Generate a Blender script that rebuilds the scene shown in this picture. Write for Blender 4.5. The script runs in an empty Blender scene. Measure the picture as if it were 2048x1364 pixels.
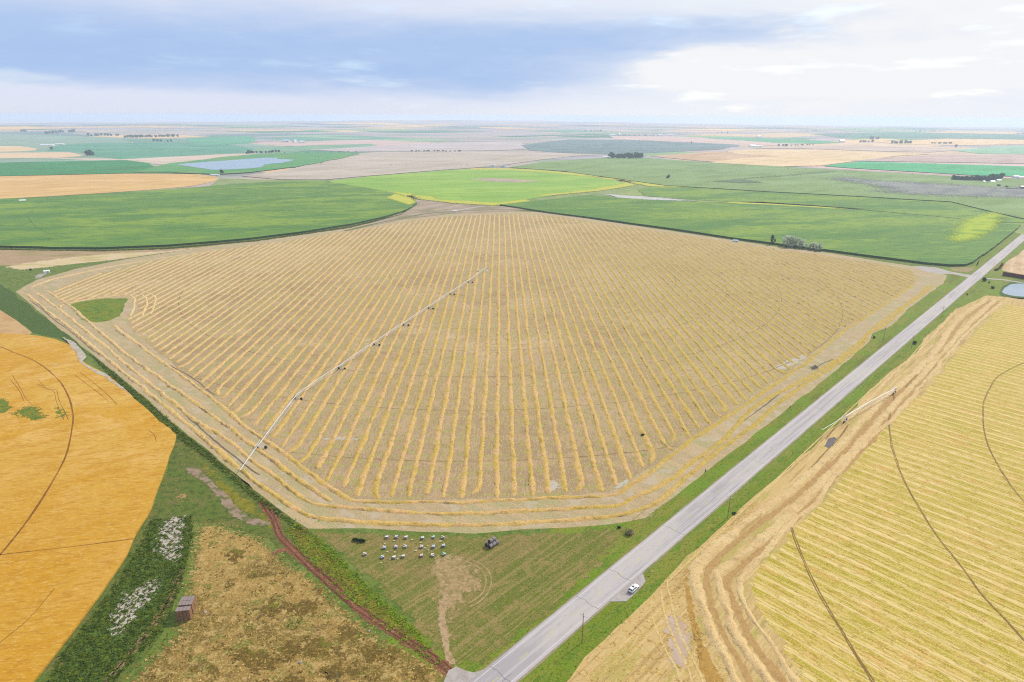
import bpy, math, random
import numpy as np
from mathutils import Vector, Matrix
R = math.radians
random.seed(7); RNG = np.random.default_rng(7)
sc = bpy.context.scene
COL = sc.collection

# ------------------------------------------------------------------ camera
H, F, PITCH, ROLL = 150.0, 1280.0, R(19.38), R(0.28)
cd = bpy.data.cameras.new('camera'); cam = bpy.data.objects.new('camera', cd); COL.objects.link(cam)
cd.sensor_width = 36.0; cd.lens = 36.0 * F / 2048.0
cd.clip_start = 1.0; cd.clip_end = 90000.0
CM = Matrix.Rotation(R(90) - PITCH, 3, 'X') @ Matrix.Rotation(ROLL, 3, 'Z')
cam.matrix_world = Matrix.Translation((0, 0, H)) @ CM.to_4x4()
sc.camera = cam
sc.render.resolution_x = 1024; sc.render.resolution_y = 682
sc.view_settings.view_transform = 'Standard'; sc.view_settings.look = 'None'
sc.view_settings.gamma = 1.0; sc.view_settings.exposure = 0.93
sc.cycles.use_denoising = False; sc.cycles.filter_width = 1.15
sc.cycles.max_bounces = 4; sc.cycles.diffuse_bounces = 2; sc.cycles.glossy_bounces = 2
sc.cycles.transparent_max_bounces = 16; sc.cycles.volume_bounces = 1

SUN_EL, SUN_AZ = R(42), R(48)          # azimuth measured clockwise from +Y
HAZE_D = 1.05e-4


# ------------------------------------------------------------------ node helpers
class NT:
    def __init__(s, tree): s.t = tree; s.N = tree.nodes; s.L = tree.links
    def put(s, sock, v):
        if hasattr(v, 'is_output'): s.L.new(v, sock)
        else: sock.default_value = v
    def m(s, op, a, b=None, c=None):
        n = s.N.new('ShaderNodeMath'); n.operation = op
        s.put(n.inputs[0], a)
        if b is not None: s.put(n.inputs[1], b)
        if c is not None: s.put(n.inputs[2], c)
        return n.outputs[0]
    def ramp(s, v, lo, hi, a=0.0, b=1.0):
        n = s.N.new('ShaderNodeMapRange'); n.interpolation_type = 'SMOOTHSTEP'
        s.put(n.inputs[0], v); n.inputs[1].default_value = lo; n.inputs[2].default_value = hi
        n.inputs[3].default_value = a; n.inputs[4].default_value = b
        return n.outputs[0]
    def mix(s, f, a, b):
        n = s.N.new('ShaderNodeMix'); n.data_type = 'RGBA'
        s.put(n.inputs[0], f)
        for k, v in ((6, a), (7, b)):
            s.put(n.inputs[k], v if hasattr(v, 'is_output') else (*v[:3], 1.0))
        return n.outputs[2]
    def noise(s, vec, scale=1.0, detail=4.0, rough=0.55, dist=0.0):
        n = s.N.new('ShaderNodeTexNoise')
        if vec is not None: s.L.new(vec, n.inputs['Vector'])
        n.inputs['Scale'].default_value = scale; n.inputs['Detail'].default_value = detail
        n.inputs['Roughness'].default_value = rough; n.inputs['Distortion'].default_value = dist
        return n.outputs['Fac']
    def tex(s, vec, sx, sy, ang=0.0, off=0.0):
        n = s.N.new('ShaderNodeMapping'); n.vector_type = 'TEXTURE'
        s.L.new(vec, n.inputs[0]); n.inputs['Location'].default_value = (off, off * .7, 0)
        n.inputs['Rotation'].default_value = (0, 0, ang); n.inputs['Scale'].default_value = (sx, sy, max(sx, sy))
        return n.outputs[0]


# ------------------------------------------------------------------ world: sky with a cloud deck
world = bpy.data.worlds.new('World'); sc.world = world; world.use_nodes = True
w = NT(world.node_tree); w.N.clear()
out = w.N.new('ShaderNodeOutputWorld'); bg = w.N.new('ShaderNodeBackground'); bg.inputs[1].default_value = 0.1
sky = w.N.new('ShaderNodeTexSky'); sky.sky_type = 'NISHITA'; sky.sun_disc = False
sky.sun_elevation = SUN_EL; sky.sun_rotation = SUN_AZ; sky.altitude = 900
tc = w.N.new('ShaderNodeTexCoord'); sep = w.N.new('ShaderNodeSeparateXYZ'); w.L.new(tc.outputs['Generated'], sep.inputs[0])
dx, dy, dz = sep.outputs
az = w.m('MULTIPLY', w.m('ARCTAN2', dx, dy), 57.2958)
el = w.m('MULTIPLY', w.m('ARCSINE', dz), 57.2958)
cmb = w.N.new('ShaderNodeCombineXYZ'); w.L.new(az, cmb.inputs[0]); w.L.new(el, cmb.inputs[1])
base = cmb.outputs[0]
nA = w.noise(w.tex(base, 15, 1.9), 1, 5, .55, .6)
nB = w.noise(w.tex(base, 26, 2.6, R(4), 31), 1, 4, .5, .4)
nC = w.noise(w.tex(base, 3.2, .8, 0, 57), 1, 6, .6, .3)
az2 = w.m('ADD', az, w.m('MULTIPLY', w.m('SUBTRACT', nB, .5), 26.0))
el2 = w.m('ADD', el, w.m('MULTIPLY', w.m('SUBTRACT', nA, .5), 2.2))
def blob(a, e, ra, re, wt, A=None, E_=None):
    q = w.m('POWER', w.m('DIVIDE', w.m('SUBTRACT', A or az2, a), ra), 2.0)
    q2 = w.m('POWER', w.m('DIVIDE', w.m('SUBTRACT', E_ or el2, e), re), 2.0)
    return w.m('MULTIPLY', w.m('EXPONENT', w.m('MULTIPLY', w.m('ADD', q, q2), -1.0)), wt)
def total(l):
    r = l[0]
    for x in l[1:]: r = w.m('ADD', r, x)
    return r
main = w.m('MULTIPLY', w.ramp(az2, -8, 22, 1.0, 0.0), w.m('MULTIPLY', w.ramp(el2, .6, 3.4), w.ramp(el2, 4.6, 9.2, 1.0, .22)))
dark = total([w.m('MULTIPLY', main, .92), blob(13, 5.9, 15, 1.5, .5), blob(-30, 1.2, 14, .7, -.35), blob(-14, 8.9, 10, .8, -.25), blob(-2, 1.8, 6, 1.2, .3), blob(22, 6.6, 9, .7, .25),
              blob(75, 20, 40, 12, .5), blob(-90, 25, 60, 14, .4), blob(160, 18, 60, 14, .6)])
dark = w.m('ADD', dark, w.m('MULTIPLY', w.m('SUBTRACT', nC, .5), .35))
dark = w.m('ADD', dark, w.m('MULTIPLY', w.m('SUBTRACT', nB, .5), .55))
bright = total([blob(17, 3.3, 8, 1.5, 1.15), blob(26, 2.6, 12, 2.4, .85), blob(38, 7, 12, 4, .8), blob(22, 9.0, 12, 1.4, .5),
                blob(52, 40, 30, 24, 1.4)])
bright = w.m('ADD', bright, w.m('MULTIPLY', w.m('SUBTRACT', nC, .5), .8))
white = (4.8, 4.85, 4.95)
veil = w.mix(w.ramp(az, -15, 18), (3.9, 4.15, 4.85), (4.45, 4.65, 5.0))
c = w.mix(w.ramp(dark, -.05, 1.12), veil, (2.1, 2.95, 4.5))
c = w.mix(w.ramp(bright, .34, .84), c, white)
low = w.m('MULTIPLY', w.ramp(el, 0.0, 1.5, 1.0, 0.0), .45)
c = w.mix(low, c, w.mix(w.ramp(az, -20, 15), (3.95, 4.0, 4.65), (4.9, 4.9, 4.95)))
gaps = w.m('MULTIPLY', w.ramp(w.noise(w.tex(base, 9, 1.6, 0, 11), 1, 4), .55, .75), .25)
c = w.mix(gaps, c, sky.outputs[0])
w.L.new(c, bg.inputs[0]); w.L.new(bg.outputs[0], out.inputs[0])

# ------------------------------------------------------------------ sun (through thin cloud)
sd = bpy.data.lights.new('sun', 'SUN'); sd.energy = 2.6; sd.angle = R(4); sd.color = (1.0, .93, .82)
sun = bpy.data.objects.new('sun', sd); COL.objects.link(sun)
sdir = Vector((math.sin(SUN_AZ) * math.cos(SUN_EL), math.cos(SUN_AZ) * math.cos(SUN_EL), math.sin(SUN_EL)))
sun.rotation_euler = sdir.to_track_quat('Z', 'Y').to_euler()
sun.location = (0, 0, 300)


# ------------------------------------------------------------------ geometry helpers
def G(u, v, z=0.0):
    """survey of the photograph: image point -> point on the plain, in metres"""
    d = CM @ Vector(((u - 1024) / F, (682 - v) / F, -1.0))
    t = (H - z) / -d.z
    return Vector((d.x * t, d.y * t, z))
def GP(pts): return np.array([G(u, v)[:2] for u, v in pts])

A_ = 0.545
def lin(c):
    c = c / 255.0
    return c / 12.92 if c <= .04045 else ((c + .055) / 1.055) ** 2.4
def vivid(c, k=1.1):
    l_ = .3 * c[0] + .6 * c[1] + .1 * c[2]; return tuple(max(.008, l_ + (x - l_) * k) for x in c)
def S(r, g, b): return vivid((lin(r) * A_, lin(g) * A_, lin(b) * A_))
HZ = (lin(182), lin(198), lin(238))
def unhaze(rgb, dist):
    T = math.exp(-.9e-4 * dist); o = []
    for c, h in zip(rgb, HZ):
        o.append(max(.02, min(.8, (lin(c) - h * (1 - T)) / T * A_)))
    return tuple(o)

MATS = {}
def mat(name, base, layers=(), rough=.95, bump=None, feather=False, spec=.15):
    key = name + ('_f' if feather else '')
    if key in MATS: return MATS[key]
    m = bpy.data.materials.new(key); m.use_nodes = True; MATS[key] = m
    n = NT(m.node_tree); p = n.N['Principled BSDF']
    geo = n.N.new('ShaderNodeNewGeometry'); pos = geo.outputs['Position']
    col = (*base, 1.0)
    for i, L in enumerate(layers):
        k = L[0]
        if k == 'n':        # noise: size, colour, lo, hi, amount, angle, stretch
            _, s, c_, lo, hi, f = L[:6]; ang = L[6] if len(L) > 6 else 0; st = L[7] if len(L) > 7 else 1
            fac = n.ramp(n.noise(n.tex(pos, s * st, s, ang, 13.7 * i + 3), 1, 1.5 if s <= 1.3 else (3 if s < 8 else 4), .6), lo, hi, 0, f)
        elif k == 'w':      # stripes: period, angle of the lines, colour, lo, hi, amount
            _, per, ang, c_, lo, hi, f = L[:7]
            q = n.tex(pos, 1, 1, ang); sp = n.N.new('ShaderNodeSeparateXYZ'); n.L.new(q, sp.inputs[0])
            wob = n.m('MULTIPLY', n.m('SUBTRACT', n.noise(n.tex(pos, 35, 6, ang, i), 1, 4), .5), per * .5)
            ph = n.m('MULTIPLY', n.m('ADD', sp.outputs[1], wob), 2 * math.pi / per)
            fac = n.ramp(n.m('SINE', ph), lo, hi, 0, f)
            fac = n.m('MULTIPLY', fac, n.ramp(n.noise(n.tex(pos, 18, 2.5, ang, i + 5), 1, 4), .32, .6, .25, 1))
        elif k == 'v':
            _, s, c_, lo, hi, f = L[:6]
            vo = n.N.new('ShaderNodeTexVoronoi'); vo.inputs['Scale'].default_value = 1.0
            n.L.new(n.tex(pos, s, s, 0, i), vo.inputs['Vector'])
            fac = n.ramp(vo.outputs['Distance'], lo, hi, f, 0)
        elif k == 'g':      # gradient along world direction: angle, colour, lo, hi, amount
            _, ang, c_, lo, hi, f = L[:6]
            q = n.tex(pos, 1, 1, ang); sp = n.N.new('ShaderNodeSeparateXYZ'); n.L.new(q, sp.inputs[0])
            fac = n.ramp(sp.outputs[0], lo, hi, 0, f)
        col = n.mix(fac, col, c_)
    n.put(p.inputs['Base Color'], col)
    p.inputs['Roughness'].default_value = rough
    p.inputs['Specular IOR Level'].default_value = spec
    if bump:
        b = n.N.new('ShaderNodeBump'); b.inputs['Distance'].default_value = bump[1]; b.inputs['Strength'].default_value = 1
        st = bump[3] if len(bump) > 3 else 1
        n.L.new(n.noise(n.tex(pos, bump[0] * st, bump[0], bump[2] if len(bump) > 2 else 0), 1, 3, .6), b.inputs['Height'])
        n.L.new(b.outputs[0], p.inputs['Normal'])
    if feather:
        at = n.N.new('ShaderNodeAttribute'); at.attribute_name = 'edge'
        f1 = n.noise(n.tex(pos, feather, feather), 1, 5, .65)
        a = n.m('GREATER_THAN', at.outputs['Fac'], n.ramp(f1, .25, .75, .02, .98))
        n.put(p.inputs['Alpha'], a)
    return m

def plain(name, c, rough=.6, metal=0.0, spec=.4):
    if name in MATS: return MATS[name]
    m = bpy.data.materials.new(name); m.use_nodes = True; MATS[name] = m
    n = NT(m.node_tree); p = n.N['Principled BSDF']
    geo = n.N.new('ShaderNodeNewGeometry')
    f = n.noise(n.tex(geo.outputs['Position'], .5, .5), 1, 4)
    n.put(p.inputs['Base Color'], n.mix(n.ramp(f, .3, .7), tuple(x * .82 for x in c), c))
    p.inputs['Roughness'].default_value = rough; p.inputs['Metallic'].default_value = metal
    p.inputs['Specular IOR Level'].default_value = spec
    return m

def plain_g(): return plain('mast_grey', (.16, .2, .18), .6)
def tag(o, label=None, cat=None, group=None, kind=None):
    if label: o['label'] = label
    if cat: o['category'] = cat
    if group: o['group'] = group
    if kind: o['kind'] = kind
    return o

def mesh_obj(name, verts, faces, m=None, parent=None, smooth=False):
    me = bpy.data.meshes.new(name)
    if isinstance(faces, np.ndarray):
        k = faces.shape[1]; nf = faces.shape[0]
        me.vertices.add(len(verts)); me.vertices.foreach_set('co', np.asarray(verts, dtype=np.float32).ravel())
        me.loops.add(nf * k); me.loops.foreach_set('vertex_index', faces.ravel().astype(np.int32))
        me.polygons.add(nf); me.polygons.foreach_set('loop_start', np.arange(0, nf * k, k, dtype=np.int32))
        me.update(calc_edges=True); me.validate()
    else:
        me.from_pydata([tuple(v) for v in verts], [], faces); me.update()
    if smooth: me.polygons.foreach_set('use_smooth', [True] * len(me.polygons))
    o = bpy.data.objects.new(name, me); COL.objects.link(o)
    if m: me.materials.append(m)
    if parent: o.parent = parent
    return o

def densify(P, seg):
    outp = []
    for i in range(len(P)):
        a, b = P[i], P[(i + 1) % len(P)]
        k = max(1, int(np.linalg.norm(b - a) / seg))
        for j in range(k): outp.append(a + (b - a) * j / k)
    return np.array(outp)

def round_poly(P, it=2):
    for _ in range(it):
        Q = np.roll(P, -1, 0)
        P = np.stack([P * .75 + Q * .25, P * .25 + Q * .75], 1).reshape(-1, 2)
    return P

def area2(P):
    Q = np.roll(P, -1, 0); return float(np.sum(P[:, 0] * Q[:, 1] - Q[:, 0] * P[:, 1]))

def sheet(name, pts, z, m, seg=12, jit=0.0, world_pts=False, soft=0, feather=0, kind='structure', wall=0.0, label=None, cat=None, wallm=None):
    P = np.array(pts, dtype=float) if world_pts else GP(pts)
    if soft: P = round_poly(P, soft)
    P = densify(P, seg)
    if area2(P) < 0: P = P[::-1]
    n = len(P)
    if jit:
        nz = RNG.normal(0, 1, (n, 2)); nz = (nz + np.roll(nz, 1, 0) + np.roll(nz, -1, 0)) / 1.7
        P = P + nz * jit
    T = np.roll(P, -1, 0) - np.roll(P, 1, 0); T /= np.linalg.norm(T, axis=1)[:, None] + 1e-9
    NO = np.stack([T[:, 1], -T[:, 0]], 1)
    vs = [(x, y, z) for x, y in P]; fs = []; edge = None
    if feather:
        cs = max(feather / 2.5, math.sqrt(abs(area2(P)) / 2 / 30000)); lo = P.min(0) - cs; hi = P.max(0) + cs
        nx, ny = int((hi[0] - lo[0]) / cs) + 2, int((hi[1] - lo[1]) / cs) + 2
        gx, gy = np.meshgrid(lo[0] + np.arange(nx) * cs, lo[1] + np.arange(ny) * cs, indexing='ij')
        Q = np.stack([gx.ravel(), gy.ravel()], 1); dist = np.full(len(Q), 1e9)
        A, B = P, np.roll(P, -1, 0)
        for a, b in zip(A, B):
            ab = b - a; t = np.clip(((Q - a) @ ab) / (ab @ ab + 1e-9), 0, 1)
            dist = np.minimum(dist, np.hypot(*(Q - a - t[:, None] * ab).T))
        e = np.clip(np.where(inside(Q, P), dist, -dist) / feather + .15, 0, 1).reshape(nx, ny)
        I = np.arange(nx * ny).reshape(nx, ny)
        keep = (np.maximum(np.maximum(e[:-1, :-1], e[1:, :-1]), np.maximum(e[:-1, 1:], e[1:, 1:])) > 0)
        qf = np.stack([I[:-1, :-1][keep], I[1:, :-1][keep], I[1:, 1:][keep], I[:-1, 1:][keep]], 1)
        used = np.unique(qf); rm = np.zeros(nx * ny, int); rm[used] = np.arange(len(used))
        o = mesh_obj(name, np.c_[Q[used], np.full(len(used), z)], rm[qf], m)
        at = o.data.attributes.new('edge', 'FLOAT', 'POINT'); at.data.foreach_set('value', e.ravel()[used].astype(np.float32))
        return tag(o, label, cat, kind=kind)
    fs = [tuple(range(n))]
    if wall:
        k = len(vs)
        vs += [(x, y, z - wall) for x, y in P]
        fs += [(i, k + i, k + (i + 1) % n, (i + 1) % n) for i in range(n)]
    me = bpy.data.meshes.new(name); me.from_pydata(vs, [], fs); me.update()
    if edge:
        a = me.attributes.new('edge', 'FLOAT', 'POINT'); a.data.foreach_set('value', edge)
    o = bpy.data.objects.new(name, me); COL.objects.link(o); me.materials.append(m)
    return tag(o, label, cat, kind=kind)

def catmull(P, step):
    P = np.array(P, dtype=float)
    Q = np.vstack([2 * P[0] - P[1], P, 2 * P[-1] - P[-2]]); o = []
    for i in range(1, len(Q) - 2):
        k = max(2, int(np.linalg.norm(Q[i + 1] - Q[i]) / step))
        t = np.linspace(0, 1, k, endpoint=False)[:, None]
        a, b, c_, d = Q[i - 1], Q[i], Q[i + 1], Q[i + 2]
        o.append(.5 * ((2 * b) + (c_ - a) * t + (2 * a - 5 * b + 4 * c_ - d) * t ** 2 + (3 * b - a - 3 * c_ + d) * t ** 3))
    o.append(P[-1:]); return np.vstack(o)

def frames(P):
    T = np.gradient(P, axis=0); T /= np.linalg.norm(T, axis=1)[:, None] + 1e-9
    return T, np.stack([-T[:, 1], T[:, 0]], 1)

def ribbon(name, P, hw, z, m, wob=0.0, kind='structure', label=None, cat=None, feather=False, parent=None):
    """flat strip lying on the ground along world polyline P"""
    T, N = frames(P); n = len(P)
    if wob:
        s = np.convolve(RNG.normal(0, 1, n + 8), np.ones(9) / 3, 'valid')[:n]; P = P + N * (s * wob)[:, None]
    wv = hw * (1 + .25 * np.convolve(RNG.normal(0, 1, n + 4), np.ones(5) / 3, 'valid')[:n])
    offs = (-1, -.4, .4, 1) if feather else (-1, 1)
    V = np.concatenate([np.c_[P + N * (wv * o)[:, None], np.full(n, z)] for o in offs])
    fs = []
    for j in range(len(offs) - 1):
        i = np.arange(n - 1); fs.append(np.stack([j * n + i, j * n + i + 1, (j + 1) * n + i + 1, (j + 1) * n + i], 1)[:, ::-1])
    o = mesh_obj(name, V, np.concatenate(fs), m, parent)
    if feather:
        a = o.data.attributes.new('edge', 'FLOAT', 'POINT'); e = np.concatenate([np.zeros(n), np.ones(2 * n), np.zeros(n)])
        e[np.arange(4) * n] = 0; e[np.arange(4) * n + n - 1] = 0
        a.data.foreach_set('value', e.astype(np.float32))
    return tag(o, label, cat, kind=kind) if not parent else o

def ridge_arrays(P, hw, h, wob=.25, z0=0.0):
    """heap of straw along a world polyline: verts, faces"""
    n = len(P); T, N = frames(P)
    sm = lambda k, a: np.convolve(RNG.normal(0, 1, n + k - 1), np.ones(k) / math.sqrt(k), 'valid')[:n] * a
    P = P + N * (sm(7, wob) + sm(3, wob * .4))[:, None]
    W = hw * np.clip(1 + sm(9, .14) + sm(1, .1), .45, 1.7); Hh = h * np.clip(1 + sm(3, .22) + sm(1, .2), .35, 2)
    W[0] *= .35; W[-1] *= .35; Hh[0] *= .3; Hh[-1] *= .3
    offs = np.array([-1, -.62, -.2, .22, .6, 1]); hs = np.array([-.02, .62, .98, .95, .6, -.02])
    V = []
    for o, q in zip(offs, hs):
        r = 1 + RNG.normal(0, .3, n) * (abs(o) < 1)
        xy = P + N * (W * (o + RNG.normal(0, .09, n)))[:, None]
        V.append(np.c_[xy, z0 + Hh * q * r])
    V = np.concatenate(V); fs = []
    i = np.arange(n - 1)
    for j in range(len(offs) - 1):
        fs.append(np.stack([j * n + i, j * n + i + 1, (j + 1) * n + i + 1, (j + 1) * n + i], 1)[:, ::-1])
    return V, np.concatenate(fs)

def windrow(P, hw, h, m, label, group, wob=.1, z0=.035):
    V, Fc = ridge_arrays(P, hw, h, wob, z0)
    o = mesh_obj('windrow', V, Fc, m)
    return tag(o, label, 'windrow', group)

def inside(P, poly):
    x, y = P[:, 0], P[:, 1]; r = np.zeros(len(P), bool); j = len(poly) - 1
    for i in range(len(poly)):
        xi, yi = poly[i]; xj, yj = poly[j]
        if yi != yj:
            r ^= ((yi > y) != (yj > y)) & (x < (xj - xi) * (y - yi) / (yj - yi) + xi)
        j = i
    return r

def sample_poly(poly, n):
    lo, hi = poly.min(0), poly.max(0); o = []
    got = 0
    while got < n:
        q = RNG.uniform(lo, hi, (n * 2, 2)); q = q[inside(q, poly)]; o.append(q); got += len(q)
        if len(q) == 0: break
    return np.vstack(o)[:n]

class MB:
    def __init__(s): s.v = []; s.f = []
    def add(s, v, f):
        k = len(s.v); s.v += [tuple(x) for x in v]; s.f += [tuple(k + i for i in q) for q in f]; return s
    def box(s, c, d, rz=0, taper=1.0, rx=0):
        x, y, z = d[0] / 2, d[1] / 2, d[2] / 2; t = taper
        P = [(-x, -y, -z), (x, -y, -z), (x, y, -z), (-x, y, -z), (-x * t, -y * t, z), (x * t, -y * t, z), (x * t, y * t, z), (-x * t, y * t, z)]
        M = Matrix.Rotation(rz, 3, 'Z') @ Matrix.Rotation(rx, 3, 'X')
        return s.add([M @ Vector(p) + Vector(c) for p in P], [(3, 2, 1, 0), (4, 5, 6, 7), (0, 1, 5, 4), (1, 2, 6, 5), (2, 3, 7, 6), (3, 0, 4, 7)])
    def tube(s, a, b, r, n=8, r2=None, cap=True):
        a, b = Vector(a), Vector(b); d = (b - a).normalized(); r2 = r if r2 is None else r2
        u = d.orthogonal().normalized(); v = d.cross(u)
        P = [a + (u * math.cos(2 * math.pi * i / n) + v * math.sin(2 * math.pi * i / n)) * r for i in range(n)]
        P += [b + (u * math.cos(2 * math.pi * i / n) + v * math.sin(2 * math.pi * i / n)) * r2 for i in range(n)]
        f = [(i, (i + 1) % n, n + (i + 1) % n, n + i) for i in range(n)]
        if cap: f += [tuple(range(n))[::-1], tuple(range(n, 2 * n))]
        return s.add(P, f)
    def path(s, pts, r, n=6):
        for a, b in zip(pts[:-1], pts[1:]): s.tube(a, b, r, n)
        return s
    def build(s, name, m, parent=None, smooth=False):
        return mesh_obj(name, s.v, s.f, m, parent, smooth)

def thing(name, label, cat, loc, rz=0, group=None):
    o = bpy.data.objects.new(name, None); COL.objects.link(o); o.location = loc; o.rotation_euler = (0, 0, rz)
    o.empty_display_size = .5
    return tag(o, label, cat, group)

def copy_tree(o, loc=None, rz=None, sc_=None, label=None, group=None):
    c = o.copy(); COL.objects.link(c)
    for ch in o.children:
        d = ch.copy(); COL.objects.link(d); d.parent = c
        for g in ch.children:
            e = g.copy(); COL.objects.link(e); e.parent = d
    if loc is not None: c.location = loc
    if rz is not None: c.rotation_euler = (0, 0, rz)
    if sc_ is not None: c.scale = sc_
    if label: c['label'] = label
    if group: c['group'] = group
    return c

RA = R(46.2); RE = Vector((math.cos(RA), math.sin(RA))); RN = Vector((-math.sin(RA), math.cos(RA)))
RO = G(1197, 1187)
def road(al, pe): return (RO.x + RE.x * al + RN.x * pe, RO.y + RE.y * al + RN.y * pe)
ROWA = R(91.1)                      # direction of the windrows in the big field
STRA = R(-47.5)                     # direction of the stubble lines in the right field

# ------------------------------------------------------------------ materials of the land
grn = lambda nm, a, b, c_, **k: mat(nm, S(*a), [('n', 14, S(*b), .4, .65, .8), ('n', 2.2, S(*c_), .45, .7, .7), ('n', .5, S(40, 60, 20), .5, .75, .4)], bump=(.6, .25), **k)
M_ground = mat('far_plain', S(206, 186, 172), [
    ('n', 500, S(150, 172, 150), .5, .56, .75, R(4), 5), ('n', 420, S(240, 208, 176), .54, .6, .8, R(-6), 6),
    ('n', 260, S(110, 138, 120), .57, .61, .75, R(2), 6), ('n', 900, S(200, 180, 186), .42, .6, .6, 0, 3), ('n', 180, S(120, 118, 124), .6, .64, .7, R(3), 9),
    ('n', 60, S(150, 146, 130), .5, .7, .4, 0, 5)])
M_verge = mat('verge_grass', S(128, 146, 54), [
    ('n', 9, S(154, 152, 74), .46, .58, .8, RA, 8), ('n', 4, S(104, 138, 34), .5, .62, .8, RA, 3), ('n', 25, S(124, 160, 44), .5, .6, .7), ('n', 12, S(112, 110, 48), .58, .64, .6, RA, 5),
    ('n', 1.6, S(150, 148, 76), .55, .63, .7, RA, 3), ('n', .9, S(88, 112, 32), .52, .64, .6), ('n', .45, S(150, 166, 76), .55, .64, .6)], bump=(.7, .3))
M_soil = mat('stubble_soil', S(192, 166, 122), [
    ('n', 110, S(214, 190, 150), .48, .56, .9), ('n', 150, S(170, 142, 104), .5, .57, .8), ('n', 45, S(190, 174, 122), .48, .58, .8), ('g', 0, S(196, 174, 110), 0, 260, .55), ('g', R(-90), S(178, 154, 122), -420, -230, .7), ('n', 12, S(204, 176, 138), .47, .6, .7), ('n', 3, S(178, 174, 102), .51, .6, .75, 0, 2.5),  # broadest light and dark tones: soil variation plus cloud dapple painted in
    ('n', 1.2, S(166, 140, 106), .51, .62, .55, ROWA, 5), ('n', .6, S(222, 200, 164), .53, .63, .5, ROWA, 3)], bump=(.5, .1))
M_headland = mat('headland_soil', S(194, 174, 136), [
    ('n', 30, S(184, 178, 128), .45, .58, .8), ('n', 5, S(212, 186, 146), .47, .6, .8, R(-40), 5), ('n', 1.0, S(172, 150, 116), .52, .63, .5),
    ('n', 8, S(206, 192, 168), .55, .62, .7), ('n', .6, S(226, 210, 178), .53, .64, .5)], bump=(.5, .1))
M_straw = mat('straw', S(226, 190, 124), [
    ('n', 40, S(214, 182, 96), .45, .58, .7), ('n', 12, S(230, 188, 140), .5, .6, .8), ('n', 5, S(196, 172, 78), .54, .62, .7),
    ('g', math.pi, S(236, 206, 158), 60, 330, .8), ('g', 0, S(204, 180, 88), 20, 130, .75), ('g', R(90), S(232, 202, 146), 600, 950, .8),
    ('n', .9, S(172, 136, 72), .53, .65, .6), ('n', .4, S(250, 226, 166), .53, .65, .55)], bump=(.4, .18))
M_strawp = mat('straw_pale', S(242, 214, 160), [
    ('n', 30, S(234, 200, 146), .42, .62, .8), ('n', .9, S(206, 168, 112), .54, .65, .6), ('n', .4, S(252, 232, 186), .54, .64, .7)], bump=(.4, .28))
M_wheat = mat('ripe_wheat', S(226, 184, 96), [
    ('n', 60, S(220, 168, 66), .45, .58, .9), ('n', 24, S(238, 196, 122), .5, .62, .8), ('g', R(-90), S(214, 160, 62), -330, -160, .7), ('n', 6, S(210, 156, 58), .5, .62, .65, R(30), 4), ('w', 7.5, R(72), S(214, 166, 76), .8, 1.0, .4),
    ('n', 1.4, S(196, 142, 56), .5, .64, .6, R(8), 4), ('n', .6, S(244, 208, 132), .52, .66, .4, R(8), 3)], bump=(.9, .18, R(10), 3))
M_wheatcut = mat('right_stubble', S(222, 192, 108), [
    ('n', 40, S(206, 186, 92), .45, .6, .8), ('n', 18, S(216, 172, 100), .55, .66, .7),
    ('w', 4.6, STRA, S(238, 208, 140), .1, .9, .9), ('w', 2.3, STRA, S(186, 156, 66), .45, .95, .7),
    ('n', 3, S(190, 162, 66), .52, .66, .75, STRA, 3), ('n', .7, S(168, 136, 60), .52, .75, .6, STRA, 3), ('n', .4, S(246, 220, 154), .56, .75, .5)], bump=(.6, .2, STRA, 3))
M_righthead = mat('right_headland', S(212, 184, 128), [
    ('n', 20, S(222, 192, 134), .46, .58, .8, RA, 4), ('n', 1.6, S(236, 208, 152), .5, .64, .7, RA, 20), ('n', 2.5, S(182, 152, 100), .52, .62, .7, RA, 16), ('n', 6, S(186, 176, 98), .54, .62, .6, RA, 5),
    ('n', .6, S(240, 216, 166), .52, .66, .4, RA, 4)], bump=(.5, .1))
UH = lambda *c: unhaze(c, 780)
M_corn = mat('corn', UH(122, 160, 66), [
    ('n', 160, UH(154, 182, 76), .45, .58, .9, R(20), 2), ('n', 60, UH(104, 148, 58), .48, .6, .9, R(20), 3), ('n', 25, UH(152, 182, 88), .56, .66, .8, R(12), 3),
    ('n', 6, UH(84, 130, 54), .5, .66, .6, R(8), 3), ('w', 9, R(8), UH(92, 136, 62), .2, .9, .5)], bump=(2, .5), rough=.9)
M_cornwall = mat('corn_edge_shade', S(70, 104, 44), [('n', 2, S(38, 76, 26), .4, .6, .8)])  # side walls of the corn, their shade put into a darker green
UH = lambda *c: unhaze(c, 1300)
M_soy = mat('light_green_crop', UH(156, 196, 108), [
    ('n', 150, UH(174, 206, 112), .45, .6, .9, R(20), 2), ('n', 40, UH(142, 184, 98), .5, .62, .8, 0, 3)], bump=(2, .3))
M_yellow = mat('yellow_weeds', S(206, 210, 88), [('n', 30, S(226, 208, 110), .45, .6, .8), ('n', 8, S(170, 196, 80), .5, .65, .8)])
M_hay = mat('mown_grass', S(146, 132, 82), [
    ('n', 22, S(122, 126, 62), .43, .58, .9), ('n', 3, S(168, 150, 100), .46, .62, .75, R(62), 6), ('n', 2.2, S(118, 122, 52), .5, .66, .7, R(120), 5),
    ('n', .7, S(104, 100, 52), .5, .74, .7), ('n', .4, S(186, 168, 118), .56, .74, .5)], bump=(.5, .15))
M_dirt = mat('dirt', S(150, 108, 84), [('n', 4, S(120, 80, 60), .42, .6, .9), ('n', .8, S(176, 138, 110), .5, .7, .7)], bump=(.4, .15))
M_gravel = mat('gravel', S(206, 198, 192), [('n', 6, S(190, 180, 172), .4, .62, .9), ('n', .6, S(170, 160, 152), .5, .75, .6)], bump=(.3, .05))
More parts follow.
